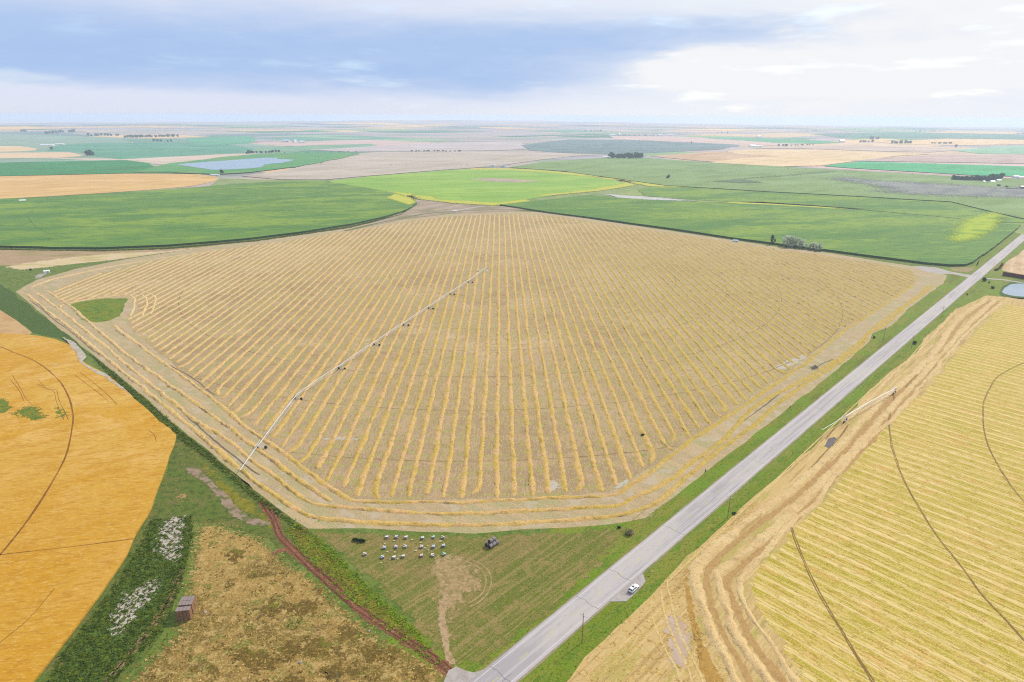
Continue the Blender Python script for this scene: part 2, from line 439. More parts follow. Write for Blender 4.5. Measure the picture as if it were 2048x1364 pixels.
M_asph = mat('asphalt', S(206, 200, 200), [
    ('n', 1.6, S(184, 178, 180), .46, .58, .85, RA, 40), ('n', 14, S(212, 206, 200), .45, .62, .8, RA, 3), ('n', .9, S(186, 178, 178), .55, .72, .5, RA, 4)], rough=.85)
M_pasture = mat('dry_pasture', S(190, 160, 102), [
    ('n', 14, S(168, 138, 72), .42, .55, .85), ('n', 26, S(130, 112, 50), .5, .6, .9), ('n', 11, S(104, 84, 46), .58, .66, .85),
    ('n', 3, S(206, 178, 120), .46, .62, .7), ('n', 1.3, S(126, 100, 50), .5, .66, .75), ('n', .45, S(216, 188, 130), .52, .68, .6)], bump=(.8, .45))
M_weed = mat('weeds', S(92, 116, 52), [('n', 5, S(96, 122, 54), .45, .6, .8), ('n', 1.2, S(44, 74, 26), .45, .65, .85), ('n', .5, S(112, 138, 70), .56, .7, .6)], bump=(.8, .5))
M_chalk = mat('bare_chalk', S(204, 194, 182), [('n', 2, S(180, 166, 150), .45, .6, .8), ('n', .6, S(226, 218, 208), .5, .68, .6)], bump=(.5, .15))
M_dry = mat('dry_grass', S(172, 156, 112), [('n', 20, S(150, 148, 88), .42, .6, .9), ('n', 3, S(186, 164, 128), .46, .62, .7), ('n', .9, S(130, 122, 74), .5, .72, .7)], bump=(.5, .2))
M_grass = mat('rough_grass', S(122, 140, 66), [('n', 16, S(132, 146, 80), .42, .6, .9), ('n', 4, S(94, 122, 50), .48, .62, .8), ('n', 1, S(82, 106, 42), .52, .66, .6)], bump=(.7, .35))
M_water = None
def water():
    m = bpy.data.materials.new('water'); m.use_nodes = True; n = NT(m.node_tree); p = n.N['Principled BSDF']
    geo = n.N.new('ShaderNodeNewGeometry')
    n.put(p.inputs['Base Color'], n.mix(n.ramp(n.noise(n.tex(geo.outputs['Position'], 60, 60), 1, 4), .4, .6), S(140, 168, 186), S(158, 180, 196)))
    p.inputs['Roughness'].default_value = .2; p.inputs['IOR'].default_value = 1.33; p.inputs['Specular IOR Level'].default_value = .8
    b = n.N.new('ShaderNodeBump'); b.inputs['Distance'].default_value = .005
    n.L.new(n.noise(n.tex(geo.outputs['Position'], 3, 1.2), 1, 4), b.inputs['Height']); n.L.new(b.outputs[0], p.inputs['Normal'])
    return m
M_water = water()

def farmat(name, rgb, pts, extra=None, feather=False, strip=60):
    c_ = GP(pts).mean(0); d = float(np.hypot(c_[0], c_[1]))
    a = unhaze(rgb, d); b = unhaze(tuple(max(0, x - 18) for x in rgb), d); e = unhaze(tuple(min(255, x + 12) for x in rgb), d)
    if extra: b = unhaze(extra, d)
    return mat(name, a, [('n', strip, b, .45, .62, .7, RA, 3), ('n', strip * 3, e, .5, .65, .7, 0, 2)], feather=feather)

# ------------------------------------------------------------------ the plain
n = 96
rad = [0, 300, 900, 2000, 4000, 6000, 8000, 9500, 11000, 12500, 14000]
V = [(0, 0, 0)]; Fc = []
def rise(x, y):
    r = math.hypot(x, y); a = math.degrees(math.atan2(x, y))
    k = max(0, min(1, (r - 9000) / 5000)) ** 1.4
    return 62 * k * math.exp(-((a + 4) / 17.0) ** 2) + 14 * k * math.exp(-((a - 60) / 20.0) ** 2) + 5 * k * math.sin(a * .9)
for r in rad[1:]:
    for i in range(n * 2):
        a = math.pi * i / n; x, y = r * math.sin(a), r * math.cos(a); V.append((x, y, rise(x, y)))
N2 = n * 2
for i in range(N2): Fc.append((0, 1 + (i + 1) % N2, 1 + i))
for k in range(len(rad) - 2):
    for i in range(N2):
        a, b = 1 + k * N2 + i, 1 + k * N2 + (i + 1) % N2; Fc.append((a, b, b + N2, a + N2))
g = mesh_obj('ground', V, Fc, M_ground, smooth=True); tag(g, kind='structure')

Z = lambda k: .012 * k
# near ground: rough grass everywhere round the fields, verge along the road
sheet('near_grass', [(-900, 640), (-500, 470), (0, 484), (400, 480), (800, 408), (1000, 404), (1100, 404), (2048, 425), (2700, 440), (2900, 640), (2600, 2200), (-900, 2200)],
      Z(1), M_grass, seg=60)
sheet('verge', [road(-160, -34), road(1080, -30), road(1080, 34), road(-160, 34)], Z(2), M_verge, seg=40, world_pts=True)

# far fields (far -> near)
FAR = [
 ('far_meadow', (164, 188, 186), [(-500, 268), (0, 268), (130, 272), (300, 277), (440, 283), (560, 292), (640, 300), (500, 312), (420, 322), (300, 330), (0, 330), (-500, 340)]),
 ('far_field', (224, 208, 200), [(100, 316), (260, 318), (360, 312), (520, 306), (470, 316), (380, 322), (340, 330), (300, 327), (250, 320), (180, 321)]),
 ('far_meadow', (146, 176, 176), [(240, 279), (330, 277), (420, 281), (520, 285), (440, 291), (300, 290)]),
 ('far_field', (236, 212, 190), [(-300, 289), (0, 292.5), (40, 293), (76, 297), (72, 301), (40, 303), (0, 304), (-300, 305)]),
 ('far_field', (236, 212, 192), [(-300, 306), (0, 306), (140, 305), (172, 312), (120, 316), (0, 317), (-300, 318)]),
 ('green_field', (128, 178, 168), [(90, 303), (110, 292), (150, 288), (210, 285.5), (380, 286), (470, 291), (520, 300), (500, 305), (430, 309), (300, 316), (240, 319), (190, 312), (160, 304)]),
 ('green_field', (134, 188, 176), [(372, 277), (420, 274), (500, 272.5), (515, 278), (505, 286), (450, 290), (385, 287)]),
 ('green_field', (150, 186, 172), [(560, 295), (620, 291), (740, 288), (755, 291), (740, 298), (680, 299), (620, 302), (480, 305), (500, 300)]),
 ('green_field', (84, 162, 130), [(-400, 326), (0, 326), (60, 324), (180, 322), (250, 321), (300, 327), (310, 333), (360, 338), (420, 345), (380, 348), (250, 347), (120, 350), (0, 352.5), (-400, 362)]),
 ('pasture', (206, 196, 190), [(480, 353), (560, 343), (640, 325), (700, 308), (760, 304), (950, 302.5), (1060, 305), (1220, 309), (1160, 312), (1080, 320), (1000, 332), (880, 341), (740, 352), (650, 360), (560, 360)]),
 ('pasture', (208, 200, 208), [(620, 300), (760, 292), (900, 285), (1040, 284), (1060, 298), (1000, 301), (950, 302), (700, 304)]),
 ('gray_field', (142, 162, 176), [(1040, 291), (1100, 283), (1140, 279), (1230, 280), (1400, 285), (1480, 291), (1440, 299), (1330, 305), (1240, 309), (1150, 307), (1060, 301)]),
 ('pale_field', (222, 202, 206), [(1220, 272), (1340, 273), (1480, 278), (1620, 287), (1560, 292), (1480, 290), (1390, 285.5), (1230, 279)]),
 ('green_field', (128, 186, 170), [(1400, 276), (1480, 275), (1600, 279), (1690, 285), (1640, 288), (1560, 287), (1480, 281)]),
 ('green_field', (126, 170, 178), [(1620, 268), (1800, 264), (2048, 270), (2500, 276), (2500, 284), (2048, 279), (1830, 276), (1680, 276)]),
 ('tan_field', (236, 212, 192), [(1740, 283), (1900, 278), (2048, 280), (2500, 286), (2500, 292), (2048, 289), (1930, 291), (1800, 289)]),
 ('tan_field', (216, 188, 170), [(1300, 313), (1380, 307), (1440, 304), (1560, 306), (1640, 312), (1600, 322), (1440, 326), (1370, 320)]),
 ('tan_field', (238, 214, 186), [(1420, 326), (1480, 318), (1560, 313), (1480, 309), (1450, 303), (1500, 299), (1620, 300), (1760, 305), (1860, 309), (1790, 313), (1730, 321), (1640, 332), (1560, 334)]),
 ('pale_field', (214, 198, 196), [(1500, 297), (1600, 292), (1700, 291), (1850, 295), (1930, 300), (1860, 305), (1760, 303), (1620, 298)]),
 ('green_field', (166, 204, 190), [(1900, 301), (1990, 294), (2048, 292), (2500, 294), (2500, 312), (2048, 309), (1960, 308)]),
 ('pink_field', (208, 188, 190), [(1700, 323), (1780, 315), (1880, 311), (2048, 312), (2500, 315), (2500, 333), (2048, 328), (1860, 325)]),
 ('green_field', (104, 190, 150), [(1650, 333), (1720, 324), (1860, 328), (2048, 334), (2500, 344), (2500, 376), (2048, 354), (1950, 352), (1800, 343), (1700, 337)]),
 ('meadow', (150, 176, 134), [(1020, 336), (1080, 325), (1200, 317), (1290, 316), (1450, 328), (1600, 336), (1800, 348), (1900, 354), (2048, 360), (2500, 380), (2600, 470), (2300, 470), (2048, 440), (1900, 405), (1600, 388), (1330, 372), (1230, 358), (1130, 344)]),
]
PAL = [(236, 212, 194), (140, 182, 176), (188, 186, 204), (222, 202, 206), (158, 176, 194), (170, 198, 180), (226, 206, 196), (130, 168, 166), (206, 196, 204)]
fr = random.Random(21)
for i in range(190):
    r_ = fr.uniform(2600, 11500); a_ = R(fr.uniform(-42, 42)); cx, cy = r_ * math.sin(a_), r_ * math.cos(a_)
    if r_ < 6500 and -12 < math.degrees(a_) < 3: continue
    L_, W_ = fr.uniform(250, 900), fr.choice([100, 200, 400, 400]); th = RA + (math.pi / 2 if fr.random() < .5 else 0)
    pts = [(cx + math.cos(th) * x * L_ - math.sin(th) * y * W_, cy + math.sin(th) * x * L_ + math.cos(th) * y * W_) for x, y in ((-1, -1), (1, -1), (1, 1), (-1, 1))]
    k_ = int(fr.random() * len(PAL)); dm = min(4, int(r_ / 2500)); rgb = PAL[k_]
    mm_ = mat('parcel_%d_%d' % (k_, dm), unhaze(rgb, dm * 2500 + 1250), [('n', 120, unhaze(tuple(x - 14 for x in rgb), dm * 2500 + 1250), .45, .6, .7, RA, 3)])
    V_ = []; 
    P_ = densify(np.array(pts), 200)
    for x, y in P_: V_.append((x, y, rise(x, y) * 1.0 + .12 + .002 * i + (2.5 if r_ > 8500 else 0)))
    tag(mesh_obj('far_field', V_, [tuple(range(len(V_)))], mm_), kind='structure')
for i, (nm, rgb, pts) in enumerate(FAR):
    sheet(nm, pts, .6 + .07 * i, farmat(nm + '_%s_%s_%s' % rgb, rgb, pts), seg=60, jit=2.5)
MARSH = [(1640, 360), (1700, 352), (1780, 362), (1850, 366), (1900, 370), (1960, 374), (2048, 374), (2500, 396), (2500, 430), (2048, 400), (1900, 397), (1780, 392), (1690, 384), (1740, 377), (1700, 368)]
sheet('marsh', MARSH, 2.8, farmat('marsh', (158, 164, 164), MARSH, (134, 138, 150), feather=5, strip=40), seg=50, feather=110, jit=10)
D2 = [(1418, 365), (1470, 359), (1560, 352), (1640, 345), (1700, 340), (1660, 347), (1560, 355), (1490, 360), (1540, 368), (1480, 369)]
sheet('marsh', D2, 2.9, farmat('marsh_dark', (122, 142, 124), D2, feather=5), seg=40, feather=30)
M_ostub = farmat('orange_stubble', (232, 196, 148), [(100, 370), (250, 370)], strip=30)
OS = [(-400, 366), (0, 353), (120, 350.5), (250, 347.5), (330, 347.5), (400, 349), (430, 353), (438, 357), (425, 364), (380, 373), (300, 380), (200, 387), (100, 393), (0, 398), (-400, 420)]
sheet('stubble_field', OS, .5, M_ostub, seg=30)
LAKEG = [(270, 345), (330, 330), (440, 316), (500, 310), (600, 306), (660, 307), (720, 308), (690, 316), (640, 326), (590, 336), (500, 346), (430, 350), (340, 346)]
sheet('meadow', LAKEG, 2.6, farmat('lake_meadow', (112, 172, 134), LAKEG, (150, 176, 132)), seg=30, jit=6)
LAKE = [(354, 331.5), (372, 329), (410, 325.5), (455, 322.5), (500, 319), (530, 317), (556, 317), (552, 319.5), (572, 320), (590, 321), (578, 325), (560, 328), (546, 328.5), (530, 331), (528, 336), (500, 338.5), (455, 341), (425, 341.5), (400, 338), (375, 334)]
sheet('lake', LAKE, 2.9, M_water, seg=20, jit=3)
# mid distance
sheet('meadow', [(420, 372), (440, 357), (560, 360), (660, 360), (760, 352), (900, 340), (1000, 338), (1100, 340), (1300, 372), (1200, 392), (1040, 412), (1000, 424), (860, 400), (700, 380), (400, 392)], .25,
      mat('mid_meadow', S(150, 168, 104), [('n', 60, S(130, 152, 96), .45, .6, .8), ('n', 20, S(190, 196, 110), .55, .66, .7), ('n', 120, S(164, 176, 120), .5, .6, .8)]), seg=30)
sheet('tan_meadow', [(1230, 372), (1340, 364), (1700, 384), (2050, 404), (2400, 430), (2400, 480), (2048, 470), (1990, 455), (1500, 412), (1200, 392)], .2,
      mat('right_meadow', S(152, 172, 106), [('n', 60, S(176, 184, 110), .48, .6, .8), ('n', 20, S(128, 154, 96), .5, .66, .7)]), seg=30)
MC = [(655, 363), (740, 353), (880, 342), (960, 337), (1050, 338.5), (1150, 347), (1205, 357), (1240, 364), (1262, 371), (1200, 380), (1130, 388), (1050, 400), (1000, 408), (940, 408.5), (870, 402), (800, 392), (750, 385), (700, 375)]
sheet('green_crop_field', MC, 1.0, M_soy, seg=15, wall=.8, jit=1)
for pts, fe in (([(870, 344), (960, 336.5), (1050, 338), (1150, 346), (1215, 356), (1180, 355), (1100, 346), (1020, 341), (940, 340)], 8),
                ([(1230, 358), (1262, 364), (1275, 372), (1200, 383), (1100, 393), (1060, 392), (1140, 384), (1210, 374), (1240, 368)], 8),
                ([(800, 390), (870, 393), (880, 399), (1000, 406), (1050, 398), (1070, 404), (990, 413), (900, 408), (820, 398)], 8),
                ([(700, 372), (750, 380), (830, 388), (836, 400), (828, 404), (790, 394), (720, 380)], 8),
                ([(1300, 362), (1330, 370), (1420, 376), (1300, 374), (1250, 366), (1170, 352), (1260, 360)], 10)):
    sheet('yellow_weeds', pts, 1.08, mat('yellow_weeds2', S(206, 210, 88), [('n', 30, S(226, 208, 110), .45, .6, .8), ('n', 8, S(170, 196, 80), .5, .65, .8)], feather=2.5), seg=10, feather=fe * 1.6, jit=2)
BARE = [(935, 359), (975, 356.5), (1030, 358.5), (1060, 361), (1095, 363.5), (1040, 366), (990, 364.5), (960, 362)]
sheet('bare_patch', BARE, 1.1, mat('bare_patch', S(200, 184, 158), [('n', 20, S(214, 186, 130), .45, .6, .8), ('n', 50, S(176, 168, 160), .5, .6, .8)], feather=14), seg=10, feather=10)
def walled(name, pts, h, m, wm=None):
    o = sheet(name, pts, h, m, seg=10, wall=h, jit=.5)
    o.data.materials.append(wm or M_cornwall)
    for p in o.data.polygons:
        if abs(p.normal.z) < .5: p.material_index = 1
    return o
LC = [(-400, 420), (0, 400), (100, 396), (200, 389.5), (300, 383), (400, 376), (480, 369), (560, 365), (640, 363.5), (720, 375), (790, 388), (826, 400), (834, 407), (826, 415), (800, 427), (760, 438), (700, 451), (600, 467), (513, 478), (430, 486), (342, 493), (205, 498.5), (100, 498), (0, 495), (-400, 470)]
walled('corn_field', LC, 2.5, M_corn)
sheet('yellow_weeds', [(790, 388), (826, 399), (836, 407), (820, 414), (800, 408), (770, 398)], 2.56, MATS['yellow_weeds2_f'], seg=8, feather=10)
RC1 = [(1000, 411.5), (1090, 402), (1180, 392.5), (1230, 397), (1300, 402), (1440, 408), (1540, 412), (1640, 418), (1760, 426), (1900, 440), (1985, 450), (2043, 452), (2033, 460), (2008, 480), (1999, 488), (1968, 511), (1944, 527), (1930, 532), (1900, 533), (1850, 529), (1750, 516), (1650, 502), (1550, 490), (1450, 476), (1350, 461), (1200, 440), (1100, 427)]
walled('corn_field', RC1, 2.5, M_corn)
RC2 = [(1275, 380), (1330, 369), (1420, 371), (1520, 377), (1640, 389), (1780, 396), (1900, 401), (2000, 412), (2050, 424), (2300, 445), (2048, 446), (1990, 446), (1900, 436), (1760, 423), (1640, 414), (1540, 408), (1440, 403), (1340, 397), (1290, 392)]
walled('corn_field', RC2, .8, M_corn, M_corn)
sheet('yellow_weeds', [(1880, 482), (1915, 440), (1990, 422), (2020, 436), (2005, 462), (1970, 482), (1920, 492)], 2.56, mat('yellow_weeds3', S(178, 200, 66), [('n', 20, S(196, 206, 70), .45, .6, .8), ('n', 30, S(132, 168, 66), .5, .6, .8)], feather=2.2), seg=8, feather=28)
sheet('yellow_weeds', [(1420, 404), (1520, 404), (1640, 412), (1740, 420), (1640, 417), (1520, 411)], .8, MATS['yellow_weeds2_f'], seg=8, feather=6)
sheet('salt_flat', [(1192, 388), (1222, 389), (1262, 392), (1330, 396), (1400, 403), (1340, 402), (1290, 400), (1240, 397), (1215, 391)], .9, mat('salt', S(216, 214, 212), [('n', 30, S(190, 196, 170), .5, .62, .8)], feather=10), seg=8, feather=8)
sheet('stubble_patch', [(834, 403), (850, 399), (880, 402), (940, 409), (1000, 412), (1060, 420), (1000, 424), (900, 427), (800, 440), (740, 452), (690, 462), (760, 441), (812, 424), (836, 408)], .3,
      mat('brown_stubble', S(178, 160, 136), [('n', 20, S(196, 178, 158), .45, .6, .8, RA, 4), ('n', 60, S(150, 142, 104), .5, .62, .8)]), seg=10, jit=1)
ribbon('farm_track', catmull(GP([(893, 423), (925, 419), (950, 415), (975, 412)]), 10), 3.5, .4, M_gravel, .4)
ribbon('farm_track', catmull(GP([(690, 462), (760, 446), (840, 430), (893, 424), (960, 421), (1000, 419), (1060, 421)]), 10), 2.5, .33, mat('track_green', S(120, 132, 80), [('n', 8, S(100, 116, 60), .45, .6, .8)]), .5)
M_cl = mat('crop_line', unhaze((158, 184, 110), 900), [('n', 6, unhaze((130, 164, 90), 900), .45, .6, .8)])
M_cd = mat('crop_ring', unhaze((92, 134, 70), 900), [('n', 8, unhaze((112, 150, 76), 900), .45, .6, .9)])
for pts, hw, zz, m_ in (([(461, 407), (540, 398), (620, 388), (700, 377)], 1.6, 2.53, M_cl), ([(66, 424), (58, 434), (66, 450), (90, 466), (130, 480)], .6, 2.53, M_cd), ([(1104, 408), (1106, 416), (1130, 426), (1180, 434)], .6, 2.53, M_cd),
                        ([(1640, 424), (1760, 433), (1880, 446), (1970, 458)], 1.6, 2.53, M_cl), ([(1300, 392), (1360, 400), (1480, 410), (1600, 420), (1700, 428)], 1.2, 2.54, M_cl), ([(300, 420), (420, 412), (560, 410), (700, 416)], .8, 2.53, M_cd),
                        ([(1200, 425), (1400, 440), (1600, 462), (1800, 490), (1900, 510)], .7, 2.53, M_cd), ([(160, 470), (320, 466), (480, 452), (640, 436)], .8, 2.53, M_cl)):
    ribbon('crop_line', catmull(GP(pts), 6), hw, zz, m_, .3)
for x, y in [(1773, 432), (1842, 436), (1905, 444), (1380, 396), (1215, 412), (1265, 404), (1300, 410)]:
    tag(MB().tube((0, 0, 0), (0, 0, 3.4), .25, 8).box((0, 0, 3.3), (1.2, .6, .5)).build('sprinkler_mast', plain_g()), 'thin dark mast rising out of the right-hand green crop', 'mast', 'thin masts in the right-hand green crop').location = G(x, y)
# left strips between corn and the big field
sheet('fallow_strip', [(-500, 492), (0, 499), (205, 502), (340, 497), (430, 490), (520, 481), (600, 471), (560, 478), (400, 495), (250, 518), (150, 528), (0, 532), (-500, 520)], Z(2.5),
      mat('fallow', S(186, 160, 126), [('n', 20, S(160, 150, 92), .5, .62, .8, R(10), 4), ('n', 6, S(198, 172, 136), .5, .62, .7, R(10), 4)], feather=6), seg=10, feather=4)
sheet('pale_strip', [(5, 534), (60, 524), (140, 514), (220, 506), (330, 502), (430, 491), (420, 494), (330, 506), (230, 520), (130, 531), (40, 541)], Z(3.2),
      mat('pale_strip', S(226, 206, 166), [('n', 12, S(200, 186, 120), .5, .6, .8, R(10), 3)], feather=5), seg=8, feather=7)
sheet('gravel_patch', [(66, 552), (80, 546), (105, 541), (95, 548), (80, 557), (70, 558)], Z(3.4), mat('gravelf', S(200, 192, 186), [('n', 6, S(176, 166, 150), .4, .62, .9)], feather=3), seg=5, feather=4)
sheet('green_strip', [(-300, 560), (0, 566), (35, 592), (118, 656), (178, 704), (236, 752), (225, 750), (168, 704), (130, 679), (60, 666), (0, 620), (-300, 600)], Z(3), M_weed, seg=10, jit=1)
sheet('stubble_field', [(-500, 590), (0, 620), (32, 640), (64, 665), (60, 669), (0, 668), (-500, 650)], Z(3.5),
      mat('tan_left', S(214, 180, 132), [('n', 12, S(200, 160, 112), .45, .6, .8)]), seg=10)

# ------------------------------------------------------------------ the big field in the middle
FIELD = [(32, 583), (70, 561), (150, 538), (250, 519), (400, 495), (520, 479), (650, 461), (800, 437), (900, 426), (1000, 421.5), (1090, 424.5), (1200, 441), (1350, 463), (1450, 478), (1550, 493), (1650, 505), (1750, 521), (1840, 535), (1895, 551),
         (1885, 568), (1821, 614), (1782, 652), (1745, 667), (1740, 682), (1694, 722), (1635, 770), (1560, 830), (1448, 918), (1399, 957), (1326, 1009), (1292, 1038), (1238, 1046), (1170, 1052), (1096, 1058), (950, 1066), (800, 1062), (700, 1056),
         (616, 1058), (587, 1041), (518, 987), (470, 947), (421, 903), (372, 866), (323, 825), (293, 799), (235, 749), (176, 702), (117, 655)]
sheet('stubble_field', FIELD, Z(4), M_headland, seg=5, jit=.35)
INNER = [(100, 588), (130, 572), (200, 547), (300, 523), (430, 501), (560, 484), (700, 462), (800, 446), (900, 433), (1000, 428), (1090, 430), (1200, 446), (1350, 468), (1450, 483), (1550, 498), (1650, 511), (1750, 526), (1820, 540), (1840, 556),
         (1820, 574), (1752, 619), (1695, 652), (1655, 682), (1600, 725), (1580, 742), (1515, 786), (1425, 848), (1362, 890), (1312, 928), (1262, 962), (1224, 984), (1165, 989), (1060, 996), (950, 1000), (850, 1001), (760, 1000), (700, 996),
         (680, 984), (616, 938), (567, 901), (520, 868), (457, 818), (380, 757), (310, 700), (262, 660), (254, 640), (262, 636), (275, 618), (270, 600), (225, 596), (150, 606), (125, 612)]
INW = GP(INNER)
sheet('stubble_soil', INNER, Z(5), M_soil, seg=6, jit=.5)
PATCH = [(138, 611), (160, 604), (200, 598), (250, 596), (254, 602), (246, 618), (241, 632), (215, 641), (190, 645), (165, 640), (150, 626)]
sheet('weed_patch', PATCH, Z(8), mat('patch_green', S(128, 150, 56), [('n', 14, S(150, 150, 60), .45, .6, .8), ('n', 5, S(92, 126, 40), .48, .62, .8), ('n', 1.2, S(80, 104, 34), .5, .7, .7)], bump=(.7, .4)), seg=4, jit=.8)
PW = GP([(126, 610), (200, 594), (254, 592), (262, 603), (252, 634), (218, 646), (185, 649), (150, 632)])

# rows of cut straw
dirv = np.array([math.cos(ROWA), math.sin(ROWA)]); nrm = np.array([dirv[1], -dirv[0]])
p0 = np.array(G(993.5, 923)[:2]); SP = 7.34
kmin = int(((INW - p0) @ nrm).min() / SP) - 1; kmax = int(((INW - p0) @ nrm).max() / SP) + 1
ts = np.arange(-120, 1100, 1.5)
nrow = 0
for k in range(kmin, kmax + 1):
    ph = RNG.uniform(0, 6.28, 3); amp = RNG.uniform(.03, .22, 3)
    lat = k * SP + RNG.normal(0, .3)
    off = lat + .6 * amp[0] * np.sin(ts / 23 + ph[0]) + .8 * amp[1] * np.sin(ts / 61 + ph[1]) + .15 * np.sin(ts / 9 + ph[2])
    P = p0 + np.outer(ts, dirv) + np.outer(off, nrm)
    ok = inside(P, INW) & ~inside(P, PW)
    idx = np.flatnonzero(ok)
    if len(idx) < 6: continue
    for run in np.split(idx, np.flatnonzero(np.diff(idx) > 1) + 1):
        if len(run) < 6: continue
        run = run[RNG.integers(0, 3):]
        Q = P[run]
        if RNG.random() < .22 and k > -30:      # the swather swung out at the near end
            kk = min(7, len(Q)); s_ = RNG.choice([-1, 1]); Q = Q.copy(); Q[:kk] += np.outer(np.linspace(1, 0, kk) ** 2 * 3.2 * s_, nrm)
        m_ = M_straw
        side = 'right of the long sprinkler, greener straw' if k > 9 else ('far left part of the field, pale straw' if k < -28 else 'middle of the field, golden straw')
        windrow(Q, 1.32, .42, m_, 'long straight windrow of cut straw in the ' + side if k <= 9 else 'long straight windrow of cut, slightly green straw in the right half of the field',
                'straight windrows, ' + ('right' if k > 9 else ('far left' if k < -28 else 'middle')) + ' of the big field')
        nrow += 1
print('rows', nrow)

RINGS = [
 ('outermost headland windrow that follows the whole near edge of the big field',
  [(52, 588), (90, 618), (150, 665), (235, 735), (330, 812), (440, 903), (480, 938), (540, 984), (590, 1018), (625, 1034), (680, 1041), (760, 1047), (850, 1050), (950, 1050), (1072, 1045), (1194, 1035.5), (1267, 1023), (1311, 1006), (1365, 962), (1431, 906), (1508, 850), (1559, 806), (1610, 768), (1636, 752), (1700, 709), (1728, 685), (1738, 668), (1775, 646), (1815, 610), (1870, 570)], 1.35, .48),
 ('second headland windrow from the near field edge',
  [(72, 586), (120, 620), (200, 685), (300, 768), (372, 826), (421, 860), (462, 887), (494, 913), (555, 957), (604, 996), (641, 1010), (700, 1017), (750, 1020), (850, 1026), (950, 1026), (1072, 1020), (1145, 1016), (1231, 1011), (1267, 996), (1341, 958), (1389, 922), (1450, 876), (1508, 815), (1572, 778), (1636, 743), (1700, 700), (1735, 668), (1770, 638), (1830, 596), (1858, 572)], 1.3, .42),
 ('innermost headland windrow that closes off the straight rows',
  [(225, 650), (300, 706), (380, 763), (457, 824), (494, 856), (567, 906), (616, 943), (680, 989), (705, 1001), (750, 1004), (850, 1005), (950, 1004), (1072, 998), (1170, 994), (1226, 989), (1267, 966), (1316, 933), (1367, 892), (1431, 850), (1520, 789), (1585, 745), (1615, 724), (1675, 672), (1705, 650), (1760, 615), (1828, 569)], 1.25, .42),
 ('short headland windrow inside the left edge, ending at the near corner',
  [(95, 583), (140, 612), (190, 655), (250, 706), (330, 764), (421, 828), (470, 864), (518, 900), (592, 954), (662, 1003)], 1.3, .5),
 ('windrow hugging the weedy patch in the far left corner', [(120, 616), (128, 609), (190, 597), (250, 590), (268, 597), (268, 610), (262, 632)], 1.0, .4),
 ('outer windrow curling round the weedy patch in the left corner', [(140, 600), (200, 589), (262, 585), (290, 594), (292, 612), (284, 632)], 1.0, .4),
 ('wide windrow bend to the right of the weedy patch', [(272, 580), (305, 590), (310, 604), (300, 628)], 1.0, .4),
 ('pale windrow along the far left boundary of the big field', [(60, 575), (110, 558), (200, 538), (320, 517), (450, 499)], 1.2, .45),
]
for lab, pts, hw, h in RINGS:
    P = catmull(GP(pts), 1.4)
    windrow(P, hw, h, M_straw if hw > 1.22 else M_strawp, lab, 'headland windrows of the big field', .22)

# wheel tracks of the long sprinkler
TW = [(971, 542), (940.7, 565.8), (904.3, 589.7), (861.5, 618), (812, 651.4), (753.5, 691), (683.7, 738.8), (596.3, 799), (523, 897)]
TWW = [np.array(G(*q)[:2]) for q in TW]; C0 = TWW[0]
M_track = mat('wheel_track', S(146, 118, 84), [('n', 2, S(168, 142, 106), .45, .6, .8), ('n', 20, S(176, 154, 118), .5, .6, .8)])
FW = GP(FIELD)
for j in range(2, 9):
    rr = np.linalg.norm(TWW[j] - C0); a = np.linspace(0, 2 * math.pi, int(rr * 6.28 / 2.5))
    P = C0 + rr * np.stack([np.cos(a), np.sin(a)], 1)
    ok = inside(P, INW); idx = np.flatnonzero(ok)
    for run in np.split(idx, np.flatnonzero(np.diff(idx) > 1) + 1):
        if len(run) > 8: ribbon('wheel_track', P[run], .3 if j > 5 else .2, Z(6), M_track, .05)
# wet and chalky smears on the headland
M_smear = mat('pale_smear', S(208, 200, 182), [('n', 3, S(196, 184, 160), .45, .6, .8)], feather=3)
for pts in ([(196, 703), (215, 712), (262, 757), (290, 778), (270, 770), (225, 728)], [(640, 876), (690, 872), (728, 878), (735, 884), (690, 882), (650, 882)], [(1215, 975), (1255, 955), (1290, 940), (1270, 960), (1235, 980)],
            [(1085, 960), (1110, 955), (1130, 975), (1100, 985)], [(585, 962), (600, 965), (605, 972), (592, 972)], [(1540, 735), (1600, 708), (1622, 715), (1560, 745)], [(1230, 1045), (1290, 1030), (1330, 1000), (1350, 992), (1300, 1036)]):
    sheet('pale_soil', pts, Z(6.4), M_smear, seg=3, feather=3.5, jit=.4)
M_gp = mat('green_regrowth', S(140, 164, 70), [('n', 2, S(104, 140, 50), .45, .6, .8)], feather=2.5)
for pts in ([(617, 1038), (640, 1034), (662, 1042), (655, 1050), (625, 1048)], [(700, 868), (720, 872), (732, 884), (715, 882)], [(1270, 912), (1292, 905), (1296, 918), (1275, 924)], [(1035, 968), (1062, 968), (1060, 976), (1036, 974)], [(1310, 900), (1330, 892), (1334, 902)],
            [(1345, 855), (1352, 868), (1348, 874)], [(245, 535 + 8), (268, 540), (262, 544), (246, 546)]):
    sheet('regrowth', pts, Z(6.8), M_gp, seg=3, feather=4.5, jit=.3)
# dark heap and old ruts in the headland by the road
M_rut = mat('rut', S(128, 112, 96), [('n', 2, S(104, 88, 72), .45, .6, .8), ('n', .6, S(160, 142, 120), .5, .7, .7)])
for pts in ([(1470, 853), (1530, 812), (1580, 775), (1625, 748), (1640, 730), (1665, 718)], [(1560, 800), (1600, 768), (1640, 748), (1690, 718)], [(1545, 738), (1570, 728), (1585, 722)], [(300, 770), (380, 836), (440, 888), (520, 950)], [(60, 600), (150, 672), (230, 735)],
            [(232, 660), (300, 706), (380, 752), (430, 790)]):
    ribbon('rut', catmull(GP(pts), 3), .35, Z(7), M_rut, .4)

